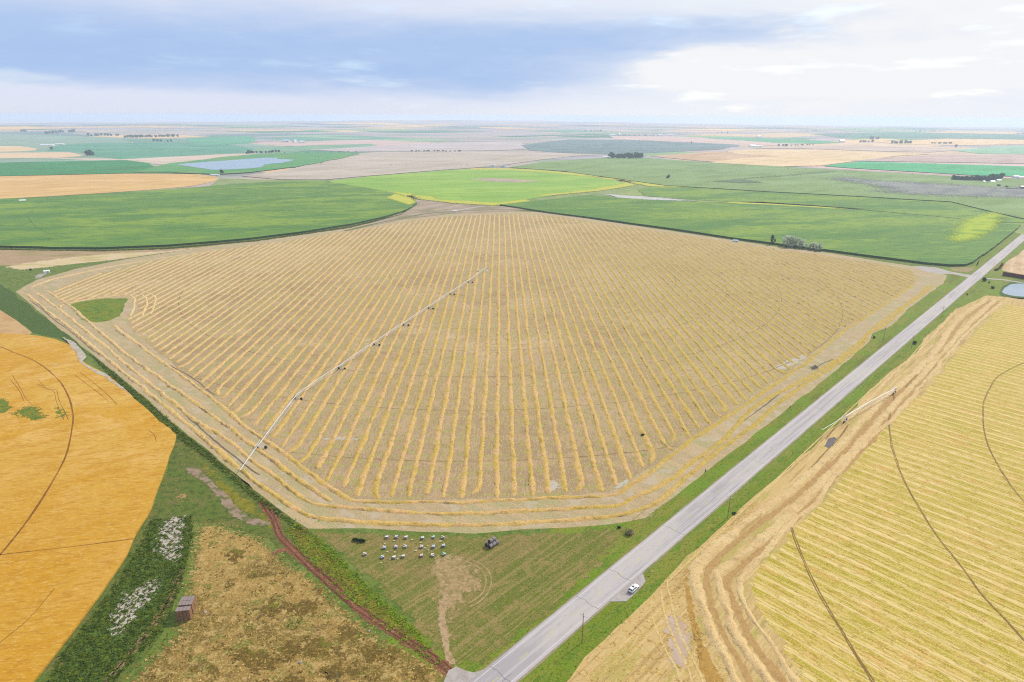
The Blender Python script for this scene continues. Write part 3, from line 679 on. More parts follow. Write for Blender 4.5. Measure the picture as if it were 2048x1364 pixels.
# ------------------------------------------------------------------ the wheat on the left
WHEAT = [(-700, 675), (-200, 671), (0, 669), (60, 671), (110, 679), (135, 689), (150, 702), (157, 716), (172, 729), (220, 755), (260, 790), (310, 835), (352, 871), (344, 905), (326, 950), (303, 1020), (270, 1080), (243, 1129), (194, 1199), (152, 1256), (115, 1305), (70, 1364), (0, 1450), (-120, 1600), (-700, 1700)]
o = sheet('wheat_field', WHEAT, .75, M_wheat, seg=4, wall=.75, jit=.25)
M_wtrack = mat('wheat_track', S(158, 108, 44), [('n', 1.5, S(124, 84, 36), .45, .6, .8)])  # track brown, darkened so the flat ribbon imitates a shaded gap in the crop
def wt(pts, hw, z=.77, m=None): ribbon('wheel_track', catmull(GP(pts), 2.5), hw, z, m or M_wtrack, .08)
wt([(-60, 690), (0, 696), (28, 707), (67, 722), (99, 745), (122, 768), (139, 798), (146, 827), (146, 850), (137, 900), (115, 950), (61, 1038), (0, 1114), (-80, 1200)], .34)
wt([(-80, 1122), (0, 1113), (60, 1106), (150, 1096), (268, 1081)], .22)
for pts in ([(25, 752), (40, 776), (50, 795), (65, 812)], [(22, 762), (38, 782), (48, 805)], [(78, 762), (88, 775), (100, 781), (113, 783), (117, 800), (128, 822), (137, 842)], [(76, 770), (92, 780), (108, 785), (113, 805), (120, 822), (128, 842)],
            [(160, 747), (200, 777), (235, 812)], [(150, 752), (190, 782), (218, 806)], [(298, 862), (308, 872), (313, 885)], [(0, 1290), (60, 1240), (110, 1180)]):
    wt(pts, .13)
M_wg = mat('green_in_wheat', S(116, 136, 44), [('n', 4, S(150, 144, 56), .45, .6, .8), ('n', 1.2, S(84, 112, 34), .5, .64, .8)], bump=(.7, .3), feather=1.6)
sheet('green_patch', [(-80, 790), (0, 795), (18, 802), (24, 818), (10, 830), (-80, 836)], .8, M_wg, seg=3, feather=3, jit=.5)
sheet('green_patch', [(22, 828), (38, 818), (60, 809), (85, 813), (98, 822), (108, 832), (92, 840), (76, 844), (50, 842), (28, 836)], .8, M_wg, seg=3, feather=7, jit=.8)
sheet('green_patch', [(90, 815), (130, 812), (138, 835), (110, 838)], .805, M_wg, seg=3, feather=6.5, jit=.8)
sheet('pale_patch', [(104, 720), (120, 735), (140, 752), (120, 748), (108, 740)], .8, mat('pale_wheat', S(230, 196, 140), [('n', 3, S(222, 184, 120), .45, .6, .8)], feather=6), seg=3, feather=5)
GUL = [(126, 675), (140, 682), (156, 692), (168, 704), (172, 716), (166, 724), (172, 731), (215, 752), (262, 792), (254, 788), (212, 757), (166, 732), (158, 722), (154, 706), (142, 694)]
sheet('gully', GUL, Z(9) + .7, mat('gully', S(206, 196, 180), [('n', 3, S(182, 168, 142), .45, .6, .8)]), seg=3, jit=.35)

# ------------------------------------------------------------------ fence row, weeds and pasture in the near left
STRIPL = [(350, 868), (372, 868), (421, 905), (470, 949), (518, 989), (587, 1043), (616, 1060), (640, 1095), (590, 1130), (540, 1080), (450, 1048), (390, 1042), (366, 1150), (330, 1260), (240, 1364), (150, 1500), (-60, 1560), (0, 1450), (70, 1364), (115, 1305), (152, 1256), (194, 1199), (243, 1129), (270, 1080), (303, 1020), (326, 950), (344, 905)]
sheet('grass_strip', STRIPL, Z(4), mat('strip_green', S(118, 126, 62), [('n', 10, S(108, 128, 56), .45, .6, .8), ('n', 3, S(80, 102, 44), .48, .62, .8), ('n', 8, S(140, 128, 80), .55, .63, .6), ('n', .8, S(70, 90, 36), .5, .7, .7)], bump=(.7, .35)), seg=5, jit=.5)
OLIVE = [(368, 888), (390, 905), (440, 948), (490, 990), (540, 1030), (572, 1062), (548, 1068), (505, 1040), (450, 1000), (420, 960), (390, 925)]
sheet('olive_strip', OLIVE, Z(6), mat('olive', S(140, 136, 52), [('n', 6, S(158, 148, 66), .45, .6, .8), ('n', 2, S(112, 104, 44), .5, .64, .8), ('n', .8, S(120, 128, 40), .5, .7, .7)], bump=(.6, .3), feather=4), seg=4, feather=4, jit=.5)
PATH1 = [(372, 932), (400, 950), (440, 985), (470, 1020), (500, 1040), (545, 1050)]
ribbon('dirt_path', catmull(GP(PATH1), 3), 2.4, Z(7), mat('path_soil', S(172, 150, 130), [('n', 3, S(148, 128, 104), .45, .6, .8), ('n', 5, S(112, 118, 72), .5, .6, .9)], feather=3), .4, feather=True)
sheet('bare_patch', [(352, 975), (372, 985), (378, 1005), (362, 1012), (348, 995)], Z(7), mat('bare_tan', S(184, 152, 104), [('n', 3, S(160, 140, 86), .45, .6, .8)], feather=3), seg=3, feather=4)
sheet('bright_grass', [(375, 990), (386, 995), (390, 1012), (380, 1015)], Z(7.5), M_gp, seg=3, feather=3)
PAST = [(388, 1040), (420, 1036), (460, 1046), (520, 1068), (556, 1098), (600, 1130), (640, 1165), (700, 1215), (780, 1272), (840, 1312), (895, 1350), (940, 1420), (900, 1560), (300, 1650), (150, 1560), (200, 1420), (248, 1364), (290, 1320), (330, 1275), (355, 1200), (368, 1150), (382, 1080)]
PASTW = GP(PAST)
sheet('dry_pasture', PAST, Z(6), mat('dry_pasture2', S(186, 156, 94), [
    ('g', R(-90), S(148, 122, 68), -205, -150, .6), ('n', 22, S(128, 110, 54), .47, .57, .85), ('n', 9, S(116, 124, 54), .53, .61, .75), ('n', 3, S(206, 178, 120), .5, .62, .75),
    ('n', 5, S(112, 90, 50), .57, .64, .7), ('n', 1.6, S(148, 120, 66), .5, .66, .6), ('n', .6, S(218, 190, 132), .5, .64, .5)], bump=(.8, .35), feather=1.2), seg=4, feather=7, jit=.8)
M_ol = mat('olive_patch', S(120, 102, 50), [('n', 6, S(118, 96, 50), .47, .6, .85), ('n', 7, S(126, 132, 54), .54, .64, .8), ('n', 1.4, S(166, 138, 76), .5, .62, .7), ('n', .6, S(96, 74, 38), .54, .64, .6)], bump=(.7, .4), feather=4)
M_dk2 = mat('dark_scrub', S(124, 102, 66), [('n', 2, S(98, 80, 56), .45, .6, .8), ('n', .6, S(130, 108, 76), .52, .64, .6)], bump=(.7, .4), feather=2)
for c_, rx, ry in (((465, 1112), 30, 16), ((515, 1148), 26, 14), ((560, 1180), 24, 14), ((455, 1165), 22, 12), ((600, 1215), 40, 22), ((540, 1225), 34, 20), ((690, 1268), 40, 22), ((620, 1300), 60, 26), ((520, 1320), 60, 22),
                   ((760, 1310), 50, 24), ((690, 1345), 60, 22), ((440, 1300), 26, 12), ((410, 1340), 40, 16), ((840, 1345), 40, 18), ((590, 1370), 60, 20), ((480, 1205), 16, 10), ((640, 1180), 18, 10)):
    sheet('olive_patch', [(c_[0] + rx * 1.25 * math.cos(t_) * random.uniform(.75, 1.2), c_[1] + ry * 1.25 * math.sin(t_) * random.uniform(.75, 1.2)) for t_ in np.linspace(0, 6.28, 11)[:-1]], Z(6.6) + .0035 * len(bpy.data.objects) % .014 + .0011 * rx / 10, M_ol, seg=3, feather=6, jit=.5)
for c_, rx, ry in (((485, 1273), 10, 6), ((520, 1232), 14, 8), ((586, 1166), 7, 4), ((440, 1284), 7, 4), ((660, 1245), 12, 5), ((730, 1290), 9, 5), ((560, 1318), 14, 6), ((630, 1198), 8, 5)):
    sheet('dark_scrub', [(c_[0] + rx * math.cos(t_) * random.uniform(.75, 1.3), c_[1] + ry * math.sin(t_) * random.uniform(.75, 1.3)) for t_ in np.linspace(0, 6.28, 9)[:-1]], Z(8.6) + .0011 * rx, M_dk2, seg=2, feather=2.5, jit=.3)
WEED = [(300, 1040), (380, 1032), (386, 1070), (366, 1150), (350, 1200), (325, 1262), (240, 1350), (190, 1420), (60, 1450), (110, 1330), (160, 1262), (200, 1210), (250, 1140), (285, 1080)]
WEEDW = GP(WEED)
sheet('weed_ground', WEED, Z(6.5), mat('weeds_f', S(88, 108, 50), [('n', 5, S(106, 132, 58), .45, .6, .8), ('n', 1.2, S(56, 88, 32), .48, .62, .8), ('n', .5, S(122, 148, 76), .55, .66, .6)], bump=(.8, .5), feather=4), seg=4, feather=4)
M_chalkf = mat('bare_chalk2', S(206, 196, 184), [('n', 2, S(182, 168, 152), .45, .6, .8), ('n', .6, S(228, 220, 210), .5, .68, .6)], bump=(.5, .15), feather=2.5)
CH1 = [(322, 1034), (378, 1033), (376, 1080), (355, 1132), (316, 1128), (300, 1084)]
CH2 = [(300, 1156), (334, 1142), (318, 1190), (298, 1208), (268, 1242), (242, 1280), (208, 1278), (208, 1238), (236, 1200), (248, 1180)]
for q in (CH1, CH2, [(190, 1290), (204, 1285), (198, 1300)], [(176, 1330), (190, 1322), (180, 1345)]):
    sheet('chalk_patch', q, Z(8), M_chalkf, seg=2, feather=5.5, jit=.6)
for q in ([(368, 1135), (345, 1195), (310, 1250), (262, 1310), (220, 1364)], [(356, 1150), (330, 1210), (295, 1262), (245, 1325), (200, 1375)]):
    ribbon('dirt_path', catmull(GP(q), 2), 1.0, Z(8.4), mat('path2', S(168, 138, 108), [('n', 2, S(140, 112, 84), .45, .6, .8)], feather=2), .4, feather=True)
# triangle of mown grass
TRI = [(600, 1052), (616, 1060), (700, 1059), (800, 1065), (950, 1069), (1096, 1061), (1170, 1055), (1238, 1049), (1258, 1060), (1200, 1130), (1130, 1200), (1050, 1268), (985, 1325), (960, 1340), (930, 1338), (905, 1340), (880, 1322), (830, 1262), (740, 1168), (680, 1110)]
sheet('mown_grass', TRI, Z(4.6), mat('mown_grass2', S(150, 134, 84), [
    ('g', RA - R(90), S(118, 128, 56), -160, -108, .5),
    ('n', 24, S(112, 126, 50), .44, .56, .85), ('n', 1.6, S(176, 154, 106), .48, .62, .6, RA, 30), ('n', 1.3, S(104, 118, 46), .5, .62, .55, RA, 26),
    ('n', 5, S(168, 146, 98), .52, .62, .6), ('n', .9, S(104, 100, 48), .5, .66, .6), ('n', .5, S(190, 172, 124), .53, .66, .5)], bump=(.5, .15), feather=5), seg=4, feather=5, jit=.4)
sheet('bare_patch', [(880, 1100), (930, 1110), (965, 1140), (970, 1180), (930, 1200), (905, 1240), (912, 1300), (905, 1338), (892, 1335), (880, 1290), (872, 1230), (860, 1170), (850, 1120)], Z(5.4),
      mat('bare_worn', S(180, 154, 112), [('n', 3, S(150, 134, 84), .45, .6, .85), ('n', 1, S(200, 178, 142), .5, .64, .7)], feather=3), seg=3, feather=7, jit=.4)
ribbon('worn_track', catmull(GP([(886, 1190), (888, 1230), (892, 1270), (897, 1305), (905, 1338)]), 2), 1.5, Z(5.8), mat('worn_track', S(196, 172, 136), [('n', 1.5, S(168, 136, 104), .45, .6, .8)], feather=2), .2, feather=True)
for c_, rr in (((905, 1165), 11.5), ((905, 1165), 13.2)):
    cc = np.array(G(*c_)[:2]); a = np.linspace(R(-60), R(120), 60)
    ribbon('tyre_mark', cc + rr * np.stack([np.cos(a), np.sin(a)], 1), .22, Z(6), mat('tyre_mark', S(192, 168, 128), [('n', 1, S(160, 138, 90), .45, .6, .8)]), .05)
# ditch with high grass and the farm track
DITCH = [(590, 1040), (612, 1058), (660, 1090), (715, 1150), (760, 1195), (810, 1240), (850, 1285), (880, 1318), (900, 1338), (880, 1336), (820, 1296), (760, 1248), (700, 1205), (650, 1160), (620, 1125), (590, 1090), (570, 1060)]
DW = GP(DITCH)
sheet('ditch_grass', DITCH, Z(5.6), mat('ditch', S(138, 130, 56), [('n', 8, S(108, 98, 42), .45, .56, .9), ('n', 4, S(122, 144, 44), .52, .6, .8), ('n', 1, S(98, 92, 36), .52, .64, .6), ('n', .5, S(168, 158, 80), .54, .64, .5)], bump=(.7, .4), feather=4), seg=4, feather=3)
sheet('bright_grass', [(616, 1064), (650, 1088), (700, 1140), (745, 1180), (800, 1228), (840, 1268), (846, 1288), (800, 1250), (740, 1196), (690, 1146), (640, 1098)], Z(6.2), mat('lush', S(134, 150, 48), [('n', 4, S(116, 142, 36), .45, .6, .8), ('n', 3, S(120, 110, 44), .54, .62, .8), ('n', 1, S(92, 112, 30), .5, .66, .7)], bump=(.6, .35), feather=3), seg=3, feather=2.2)
TRK = [(520, 1000), (545, 1035), (560, 1072), (590, 1102), (617, 1129), (671, 1177), (711, 1213), (792, 1266), (845, 1301), (885, 1330), (905, 1348)]
ribbon('farm_track', catmull(GP(TRK), 2), 2.1, Z(7.2), mat('track_soil', S(146, 100, 76), [('n', 3, S(120, 80, 60), .45, .6, .8), ('n', .8, S(178, 140, 110), .5, .7, .7)], feather=2.5), .2, feather=True)
ribbon('farm_track', catmull(GP([(535, 1112), (560, 1100), (585, 1100), (600, 1115)]), 2), 2.0, Z(7.0), MATS['track_soil_f'], .2, feather=True)
TP = catmull(GP(TRK), 2); T_, N_ = frames(TP)
for s_ in (-.8, .8): ribbon('wheel_rut', TP + N_ * s_, .3, Z(7.8), mat('rut_dark', S(104, 66, 50), [('n', 1.5, S(134, 92, 70), .45, .6, .8)]), .1)

# ------------------------------------------------------------------ right-hand field
RF = [(1973.6, 591), (1912, 618.6), (1850, 677), (1835, 705), (1758, 760), (1712, 812.6), (1665.6, 855.7), (1622.5, 900), (1554, 950), (1500, 1001.6), (1448, 1050), (1425, 1071), (1376.5, 1114), (1364, 1132), (1319, 1175), (1273, 1217), (1212.5, 1278), (1170, 1314), (1137, 1357), (1060, 1440), (1000, 1560), (3000, 1700), (2900, 650), (2300, 612), (2048, 596)]
sheet('stubble_field', RF, Z(5), M_righthead, seg=5, jit=.4)
RS = [(2300, 622), (2048, 612), (2008, 608), (1960, 650), (1903, 714), (1870, 757), (1808, 819), (1731, 886), (1680, 953), (1635, 1011), (1583, 1056), (1530, 1120), (1493, 1165), (1512, 1223), (1556, 1284), (1602, 1353), (1660, 1440), (1760, 1600), (3000, 1700), (2900, 660)]
sheet('stubble_rows', RS, Z(6), mat('right_stubble2', S(218, 192, 110), [
    ('n', 40, S(206, 188, 92), .45, .58, .85), ('n', 14, S(226, 184, 112), .55, .63, .75), ('n', 5, S(192, 180, 72), .5, .6, .8, STRA, 4),
    ('n', 2.2, S(184, 166, 62), .53, .62, .75, STRA, 3), ('n', 3, S(214, 158, 88), .62, .68, .6, STRA, 2),
    ('w', 6.2, STRA, S(246, 222, 160), .2, .85, 1), ('w', 6.2, STRA + .0004, S(150, 122, 58), -1.0, -.88, 0), ('w', 3.1, STRA, S(240, 212, 146), .55, .95, .7), ('w', 3.17, STRA, S(158, 130, 60), .9, 1.0, .6),
    ('n', .9, S(170, 142, 60), .53, .64, .6, STRA, 3), ('n', .5, S(252, 232, 170), .54, .64, .6)], bump=(.6, .2, STRA, 3), feather=3), seg=4, jit=.6, feather=3)
sheet('bare_patch', [(1325, 1228), (1345, 1218), (1362, 1232), (1382, 1250), (1392, 1290), (1384, 1340), (1350, 1352), (1332, 1320), (1322, 1270)], Z(7),
      mat('bare_pink', S(206, 182, 160), [('n', 2, S(214, 194, 176), .45, .6, .8, R(100), 4)], feather=3), seg=3, feather=4.5, jit=.5)
sheet('stubble_field', [(1380, 1125), (1400, 1130), (1378, 1160), (1392, 1230), (1412, 1290), (1440, 1345), (1470, 1400), (1420, 1400), (1395, 1330), (1374, 1230), (1366, 1160)], Z(7), mat('gold_strip', S(196, 158, 92), [('n', 2, S(176, 138, 76), .45, .6, .8)], feather=3), seg=3, feather=1.5)
RW = [
 ('bright pale windrow bending round the near corner of the right-hand field', [(1973, 598), (1915, 640), (1859, 717), (1788.8, 779), (1727, 838), (1681, 890), (1610, 955), (1540, 1012), (1500, 1040), (1449, 1080), (1408, 1116), (1390, 1146), (1398, 1195), (1410, 1238), (1431, 1284), (1455, 1323), (1474, 1362), (1505, 1415)], 1.7, .45),
 ('second pale windrow inside the bend of the right-hand field', [(1990, 600), (1940, 645), (1885, 705), (1813, 783), (1758, 842), (1715, 892), (1660, 945), (1600, 1008), (1500, 1096), (1461, 1126), (1438, 1146), (1436, 1166), (1450, 1210), (1468, 1258), (1487, 1291), (1502, 1313), (1532, 1352), (1570, 1405)], 1.6, .45),
 ('third pale windrow beside the striped stubble of the right-hand field', [(2004, 604), (1950, 650), (1897, 708), (1840, 775), (1790, 832), (1722, 893), (1672, 951), (1628, 1010), (1578, 1052), (1528, 1106), (1488, 1150), (1478, 1172), (1492, 1218), (1530, 1275), (1570, 1335), (1620, 1400)], 1.1, .35),
 ('thin windrow next to the green verge of the right-hand field', [(1905, 626), (1850, 690), (1790, 745), (1740, 795), (1690, 845)], .8, .3)]
for lab, pts, hw, h in RW: windrow(catmull(GP(pts), 1.3), hw, h, M_strawp, lab, 'windrows of the right-hand field', .25, z0=.07)
M_bs = mat('bare_strip', S(200, 164, 112), [('n', 2, S(182, 146, 96), .45, .6, .8), ('n', .6, S(206, 172, 120), .52, .64, .6)], feather=1.5)
for lab, pts, hw, h in RW[:2]:
    P = catmull(GP(pts), 1.5); P = P + frames(P)[1] * (3.6 if lab[0] == 'b' else 3.3); ribbon('bare_strip', P, 1.5, Z(7.3), M_bs, .15, feather=True)
for o_ in (-9.5, -12.5, -16):
    P = catmull(GP(RW[0][1]), 1.5); P = P + frames(P)[1] * o_; ok_ = inside(P, GP(RF)); P = P[ok_]
    if len(P) > 20: ribbon('stubble_line', P[:-2], .45, Z(7.4), mat('stubble_line', S(236, 212, 152), [('n', 1, S(214, 184, 122), .45, .6, .8)], feather=1), .3, feather=True)
M_dt = mat('dark_track', S(144, 118, 74), [('n', 2, S(150, 122, 70), .48, .62, .8)], feather=.9)
for pts, hw in (([(1788.8, 791), (1783, 815), (1778, 843), (1781, 875), (1785.7, 900), (1806, 956), (1833.5, 1007.7), (1873, 1071), (1921.5, 1132), (1964, 1190), (2009.5, 1238), (2048, 1281), (2120, 1360)], .3),
                ([(1581.5, 1053), (1596.7, 1095.7), (1630, 1171.5), (1672.6, 1244), (1709, 1305), (1745.4, 1363), (1790, 1440)], .38),
                ([(2060, 722), (2047.5, 726), (2019.8, 738.7), (1993, 756), (1980, 775.7), (1969, 800), (1966, 818.8), (1966, 840), (1969, 865), (1979.7, 900), (2009.5, 953), (2048, 1004.6), (2110, 1070)], .25),
                ([(1683, 842), (1665, 862), (1650, 880)], .25), ([(1697, 848), (1688, 862), (1678, 876), (1650, 905), (1615, 945)], .25), ([(1890, 680), (1850, 730), (1810, 775)], .25)):
    P = catmull(GP(pts), 1.0); N_ = frames(P)[1]
    for s_ in (-1, 1): ribbon('wheel_track', P + N_ * s_ * hw * .8, hw * .8, Z(8 + .3 * s_), M_dt, .06, feather=True)
sheet('tar_patch', [(1648, 893), (1657, 877), (1668, 874), (1674, 878), (1666, 892), (1656, 896)], Z(8.5), mat('tar_patch', S(118, 112, 112), [('n', .8, S(140, 134, 128), .45, .6, .8)]), seg=2, jit=.1)
# beyond the access road
sheet('stubble_field', [(2003, 541), (2012, 525), (2048, 500), (2180, 405), (2600, 440), (2600, 600), (2300, 572), (2048, 551)], Z(5), mat('tan_right', S(222, 194, 156), [('w', 9, R(52), S(238, 216, 178), .2, .9, .8), ('n', 10, S(204, 172, 132), .45, .62, .8, R(50), 3)]), seg=8, jit=.6)
sheet('pond', [(2003, 586), (2008, 578), (2018, 570), (2036, 567), (2060, 568), (2120, 571), (2140, 582), (2110, 596), (2048, 594), (2026, 592)], Z(6), M_water, seg=3, jit=.4, soft=1)
sheet('pond_bank', [(1998, 590), (2003, 576), (2016, 566), (2036, 563), (2060, 564), (2130, 567), (2155, 582), (2120, 601), (2048, 599), (2022, 596)], Z(5), M_weed, seg=3, jit=.6, soft=1)
ribbon('gravel_road', catmull(GP([(1948, 555), (1985, 558), (2010, 560), (2048, 566), (2200, 585), (2400, 600)]), 6), 2.3, Z(6), M_gravel, .1)
sheet('gravel_road', [(1826, 532), (1850, 533), (1872, 535), (1905, 544), (1945, 551), (1940, 556), (1905, 548), (1880, 548), (1850, 543), (1838, 538)], Z(6), M_gravel, seg=4, jit=.4)
sheet('dry_patch', [(1900, 536), (1950, 534), (1960, 520), (1948, 540), (1935, 545), (1905, 542)], Z(5), M_dry, seg=5, jit=.6)

# ------------------------------------------------------------------ highway
HWD = 4.7
ra = np.array([road(a, 0) for a in np.arange(-160, 1400, 8)])
o = ribbon('road', ra, HWD, Z(9) + .05, M_asph); 
o.data.vertices.foreach_set('co', np.concatenate([np.c_[ra + np.array(RN) * s_, np.full(len(ra), .16)] for s_ in (-HWD, HWD)]).astype(np.float32).ravel())
# sloping gravel shoulders
for s_ in (-1, 1):
    V = []; 
    for a in np.arange(-160, 1400, 6):
        for pe, z in ((HWD, .155), (HWD + .55 + random.uniform(-.12, .12), .03)):
            x, y = road(a, s_ * pe); V.append((x, y, z))
    Fc = [(2 * i, 2 * i + 2, 2 * i + 3, 2 * i + 1)[::s_ if s_ < 0 else 1] for i in range(len(V) // 2 - 1)]
    tag(mesh_obj('road_shoulder', V, Fc, mat('shoulder', S(168, 156, 136), [('n', 2, S(140, 132, 96), .45, .62, .8, RA, 3), ('n', .5, S(196, 184, 168), .5, .68, .6)])), kind='structure')
sheet('lay_by', [(1196, 1206), (1212, 1203), (1252, 1202), (1264, 1192), (1280, 1176), (1291, 1163), (1285, 1144), (1300, 1122), (1270, 1120), (1220, 1165)], .13, mat('lay_by', S(198, 190, 186), [('n', 3, S(180, 168, 160), .45, .6, .8), ('n', .5, S(210, 204, 198), .5, .7, .6)]), seg=3, jit=.15, wall=.12)
sheet('lay_by', [(896, 1341), (912, 1333), (930, 1341), (948, 1345), (978, 1336), (1000, 1330), (1030, 1364), (960, 1450), (860, 1440)], .13, MATS['lay_by'], seg=3, jit=.15, wall=.12)
M_white = mat('road_white', S(236, 232, 232), [('n', 1, S(214, 208, 206), .5, .7, .8)]); M_yel = mat('road_yellow', S(232, 220, 130), [('n', .6, S(212, 202, 150), .48, .7, .8)])
def marking(a0, a1, pe, hw, m, z=.166, nm='road_marking'):
    V = [(*road(a0, pe - hw), z), (*road(a1, pe - hw), z), (*road(a1, pe + hw), z), (*road(a0, pe + hw), z)]
    return V
for pe in (-3.75, 3.75):
    V = []; Fc = []
    for a in range(-160, 1400, 10):
        k = len(V); V += marking(a, a + 10, pe, .11, None); Fc.append((k, k + 1, k + 2, k + 3))
    tag(mesh_obj('edge_line', V, Fc, M_white), kind='structure')
V = []; Fc = []
for i in range(-14, 115):
    k = len(V); V += marking(i * 12.2 - 1.7, i * 12.2 + 1.7, 0, .1, None); Fc.append((k, k + 1, k + 2, k + 3))
tag(mesh_obj('centre_line', V, Fc, M_yel), kind='structure')
M_crack = plain('crack', S(120, 112, 112), .9)
for a in (-6, 48, 121, 12.5, 200, -46):
    P = np.array([road(a + random.uniform(-.2, .2) + .25 * math.sin(p_), p_) for p_ in np.linspace(-4.5, 4.5, 12)])
    ribbon('road_crack', P, .07, .17, M_crack)
for i in range(9):
    a = random.uniform(-60, 160); pe = random.choice([-1.9, 1.8, .3]); P = np.array([road(a + t, pe + .15 * math.sin(t * .8 + i)) for t in np.linspace(0, random.uniform(6, 16), 14)])
    ribbon('road_crack', P, .04, .17, M_crack)
P = np.array([road(t, 9.5 + .2 * math.sin(t / 9)) for t in np.arange(-70, 60, 3)])
for pe, hw in ((9.5, .3), (11.5, .22), (15, .25)):
    P = np.array([road(t, pe + .3 * math.sin(t / 11 + pe)) for t in np.arange(-90, 60, 2.5)])
    ribbon('mowing_line', P, hw, Z(5), mat('mow_line', S(160, 148, 86), [('n', 2, S(128, 136, 60), .45, .6, .9)], feather=2), .1, feather=True)

# ------------------------------------------------------------------ centre-pivot sprinklers
M_galv = plain('galvanised', (.6, .62, .67), .5, .1)
M_tyre = plain('tyre', (.035, .033, .03), .9)
M_white_p = plain('white_paint', (.8, .8, .8), .4)
PH = 3.5
def span_mb(a, b, sag=.5, nb=7, w_=1.5, drop=1.7):
    """arched pipe with the two truss rods and V braces below it; a, b in world coordinates at pipe height"""
    m1 = MB(); a, b = Vector(a), Vector(b); d = (b - a); L = d.length; d.normalize(); side = Vector((-d.y, d.x, 0))
    pt = lambda t: a + (b - a) * t + Vector((0, 0, sag * 4 * t * (1 - t)))
    pts = [pt(i / nb) for i in range(nb + 1)]
    m1.path(pts, .15, 8)
    m2 = MB(); lows = []
    for s_ in (-1, 1):
        low = [pts[0]] + [pts[i] + side * s_ * w_ * .5 * math.sin(math.pi * i / nb) ** .5 - Vector((0, 0, drop * math.sin(math.pi * i / nb) ** .6)) for i in range(1, nb)] + [pts[-1]]
        m2.path(low, .03, 5); lows.append(low)
        for i in range(1, nb):
            m2.tube(pts[i], low[i], .03, 5)
            m2.tube(pts[i], low[i + (1 if i < nb - 1 else 0)] if i < nb - 1 else low[i], .02, 5)
    for i in range(1, nb): m2.tube(lows[0][i], lows[1][i], .025, 5)
    return m1, m2
def drive_tower(root, w1, w2, top):
    """A-frame from the pipe down to a wheel beam with two wheels; coordinates local to root"""
    f = MB(); w1, w2, top = Vector(w1), Vector(w2), Vector(top); d = (w2 - w1); L = d.length; d.normalize(); sd = Vector((-d.y, d.x, 0))
    h = Vector((0, 0, .75))
    f.tube(w1 + h, w2 + h, .11, 6)
    for q in (w1, w2):
        for s_ in (-.45, .45): f.tube(q + h + (w2 - w1) * (.08 if q is w1 else -.08), top + sd * s_ * 1.2, .07, 6)
    f.tube(w1 + h + (top - w1 - h) * .5, w2 + h + (top - w2 - h) * .5, .05, 6)
    f.box(top - Vector((0, 0, .25)), (.5, .5, .5), math.atan2(d.y, d.x))
    fr = f.build('drive_tower', M_galv, root)
    for q in (w1, w2):
        t = MB().tube(q + Vector((0, 0, .72)) - sd * .2, q + Vector((0, 0, .72)) + sd * .2, .74, 18)
        wo = t.build('wheel', M_tyre, fr)
        # hub sits proud of the tyre
        f2 = MB().tube(q + Vector((0, 0, .72)) - sd * .23, q + Vector((0, 0, .72)) + sd * .23, .3, 10)
        v0 = len(wo.data.vertices)
    return fr
base = G(971, 542)
piv = thing('center_pivot_sprinkler', 'long white centre-pivot sprinkler of eight trussed spans across the big windrowed field', 'irrigation sprinkler', base)
loc = lambda p: Vector((p[0] - base.x, p[1] - base.y, p[2] if len(p) > 2 else 0))
tops = []
for j, q in enumerate(TWW):
    p = loc(q); tops.append(Vector((p.x, p.y, PH)))
# the pivot point: pyramid of four legs with riser and swivel
pm = MB()
for sx, sy in ((-1, -1), (1, -1), (1, 1), (-1, 1)): pm.tube((sx * 1.9, sy * 1.9, .1), (sx * .25, sy * .25, PH + .3), .08, 6)
for h_ in (.35, .68):
    k = 1.9 * (1 - h_) + .25 * h_; zz = h_ * PH
    for a_, b_ in (((-k, -k), (k, -k)), ((k, -k), (k, k)), ((k, k), (-k, k)), ((-k, k), (-k, -k))): pm.tube((*a_, zz), (*b_, zz), .05, 6)
pm.build('pivot_frame', M_galv, piv)
MB().tube((0, 0, 0), (0, 0, PH + .2), .16, 10).tube((0, 0, PH - .1), (0, 0, PH + .75), .1, 8).build('riser_pipe', M_galv, piv)
MB().box((.9, -1.1, 1.4), (.7, .4, 1.0)).build('control_box', plain('box_grey', (.5, .55, .62), .5), piv)
MB().box((0, 0, .12), (4.6, 4.6, .24)).build('concrete_pad', plain('concrete', (.45, .44, .42), .9), piv)
for j in range(8):
    a, b = tops[j], tops[j + 1]
    p1, p2 = span_mb(a, b)
    s1 = p1.build('span_pipe', M_galv, piv); p2.build('truss', M_galv, s1)
for j in range(1, 9):
    prev = tops[j] - tops[j - 1]; u = Vector((-prev.y, prev.x, 0)).normalized()
    p = Vector((tops[j].x, tops[j].y, 0)); drive_tower(piv, p - u * 2.1, p + u * 2.1, Vector((p.x, p.y, PH)))
endp = G(479, 941, 3.3); e = Vector((endp.x - base.x, endp.y - base.y, 3.3)); a = tops[8]
ov = MB().path([a, a + (e - a) * .5 + Vector((0, 0, .15)), e], .15, 8)
mast = a + Vector((0, 0, 1.5)); ov.tube(a, mast, .05, 6); ov.tube(mast, a + (e - a) * .45 + Vector((0, 0, .15)), .03, 5); ov.tube(mast, a + (e - a) * .9, .03, 5)
ov.build('overhang_pipe', M_galv, piv)
MB().tube(e, e + Vector((0, 0, .8)), .06, 6).tube(e + Vector((-.1, 0, .75)), e + Vector((-.9, -.6, 1.2)), .07, 6).build('end_gun', M_white_p, piv)
tag(MB().box((0, 0, .7), (2.6, 1.6, 1.4)).box((0, 0, 1.45), (2.8, 1.8, .12)).build('pump_box', plain('pale_yellow_box', (.72, .66, .42), .6)), 'small pale box beside the hub of the long sprinkler', 'pump box')
bpy.data.objects['pump_box'].location = G(957, 543)

